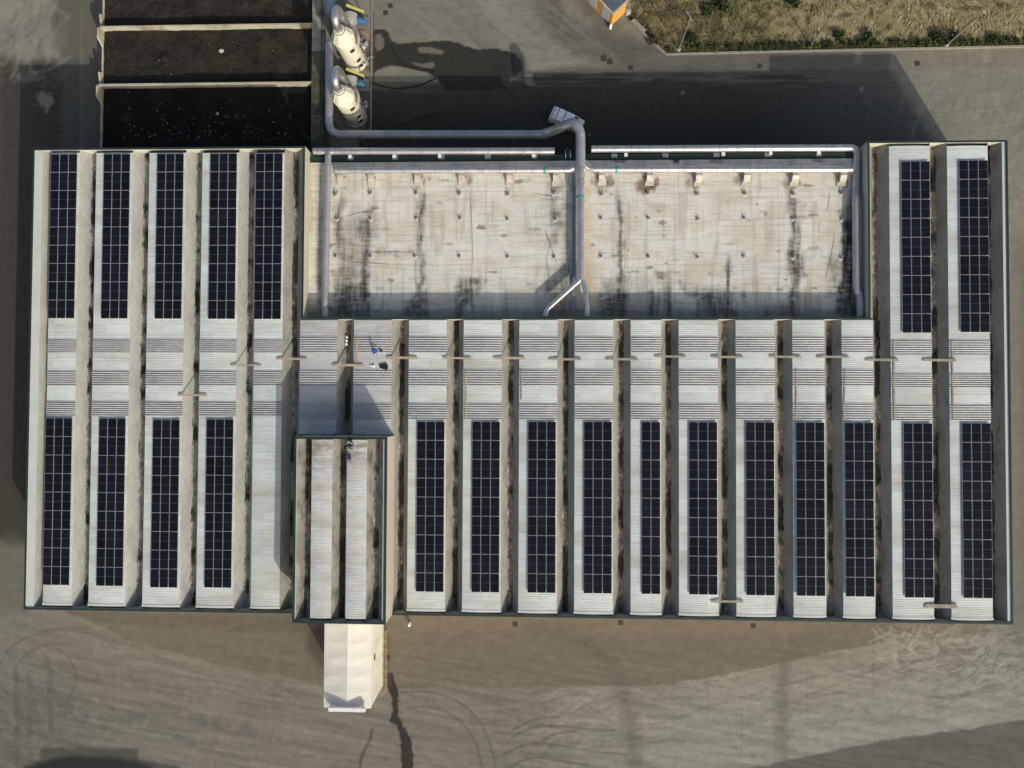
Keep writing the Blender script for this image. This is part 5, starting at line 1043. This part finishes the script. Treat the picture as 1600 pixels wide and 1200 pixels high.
bed(ya + .01, byN, M['compost'], 201, .35, 1.75); z2 = bed(yb + .01, ya - .17, M['compost'], 211, .35, 1.75); z3 = bed(byS + .26, yb - .17, M['compost_shaded'], 221, .3, 1.7)
c = at(346, 80, 2.0); lump('pale_stone', 'pale stone lying on the brown compost of the middle bay', 'stone', 346, 80, z2(c[0], c[1]), .34, .26, .3, M['litter'], 41)
lump('pale_stone', 'pale stone lying on the darkened compost of the shaded bay', 'stone', 340, 178, z3(*at(340, 178, 2.0)[:2]), .22, .2, .22, M['litter'], 42)
q = random.Random(12); b = MB()
for k in range(170):
    qx, qy = q.uniform(190, 482), 220 - abs(q.gauss(0, 24))
    if k > 155: qx, qy = q.uniform(165, 482), q.uniform(46, 215)
    if 118 < qy < 142 or qy < 48: continue
    p = Vector(at(qx, qy, 2.0)); p.z = (z2 if qy < 125 else z3)(p.x, p.y) + .06; s = q.uniform(.02, .075); a = q.uniform(0, 3.1); d = Vector((math.cos(a), math.sin(a), q.uniform(-.3, .3))) * s; b.bar(p - d, p + d, s * q.uniform(.5, 1.4), .04)
l_ = b.build('litter', M['litter']); l_['kind'] = 'stuff'

# ------------------------------------------------------------------ orange site cabin
HC = 3.0; p0 = Vector(at(954.3, 40.5, 0)); pr = Vector(at(976, 20.5, 0)); pl = Vector(at(914, 2, 0))
e1 = (pr - p0); w_ = e1.length; e1.normalize(); e2 = Vector((-e1.y, e1.x, 0)); ln_ = 9.0
S = thing('site_cabin', 'orange cabin with white shutters and a blue-grey roof by the field corner', 'cabin', p0)
q4 = [p0, p0 + e1 * w_, p0 + e1 * w_ + e2 * ln_, p0 + e2 * ln_]
b = MB(); b.prism([(v.x, v.y) for v in q4], 0, HC - .02); b.build('wall', M['orange'], S)
b = MB(); g_ = -.05; q5 = [p0 - e1 * .12 - e2 * .12, p0 + e1 * (w_ + .12) - e2 * .12, p0 + e1 * (w_ + .12) + e2 * (ln_ + .1), p0 - e1 * .12 + e2 * (ln_ + .1)]
b.prism([(v.x, v.y) for v in q5], HC - .02, HC + .06); rf_ = b.build('roof_trim', M['pink_trim'], S)
q6 = [p0 + e1 * .08 + e2 * .08, p0 + e1 * (w_ - .02) + e2 * .08, p0 + e1 * (w_ - .02) + e2 * ln_, p0 + e1 * .08 + e2 * ln_]
b = MB(); b.prism([(v.x, v.y) for v in q6], HC + .06, HC + .10); b.build('roof', M['cabin_roof'], S)
for k in range(3):
    s0 = .55 + k * 2.3; b = MB(); o = -e1 * .03
    a_, c_ = p0 + e2 * s0 + o, p0 + e2 * (s0 + 1.25) + o
    b.add([(a_.x, a_.y, .15), (c_.x, c_.y, .15), (c_.x, c_.y, HC - .3), (a_.x, a_.y, HC - .3), (a_.x + .04 * e1.x, a_.y + .04 * e1.y, .15), (c_.x + .04 * e1.x, c_.y + .04 * e1.y, .15), (c_.x + .04 * e1.x, c_.y + .04 * e1.y, HC - .3), (a_.x + .04 * e1.x, a_.y + .04 * e1.y, HC - .3)],
          [(0, 3, 2, 1), (0, 1, 5, 4), (1, 2, 6, 5), (2, 3, 7, 6), (3, 0, 4, 7)]); sh = b.build('shutter', M['cabin_white'], S)
c = Vector(at(953.5, 42, 0)); tag(MB().lathe(c - e2 * .0 + Vector((0, -.15, 0)), [(.2, 0), (.2, .7), (.12, .85)], 12).build('corner_post', M['white']), 'stubby pale post at the corner of the orange cabin', 'post')
c = at(980, 20, 0); lump('gravel_heap', 'grey heap at the foot of the orange cabin', 'heap', 980.5, 19, 0.05, .4, .5, .35, M['fan'], 51)
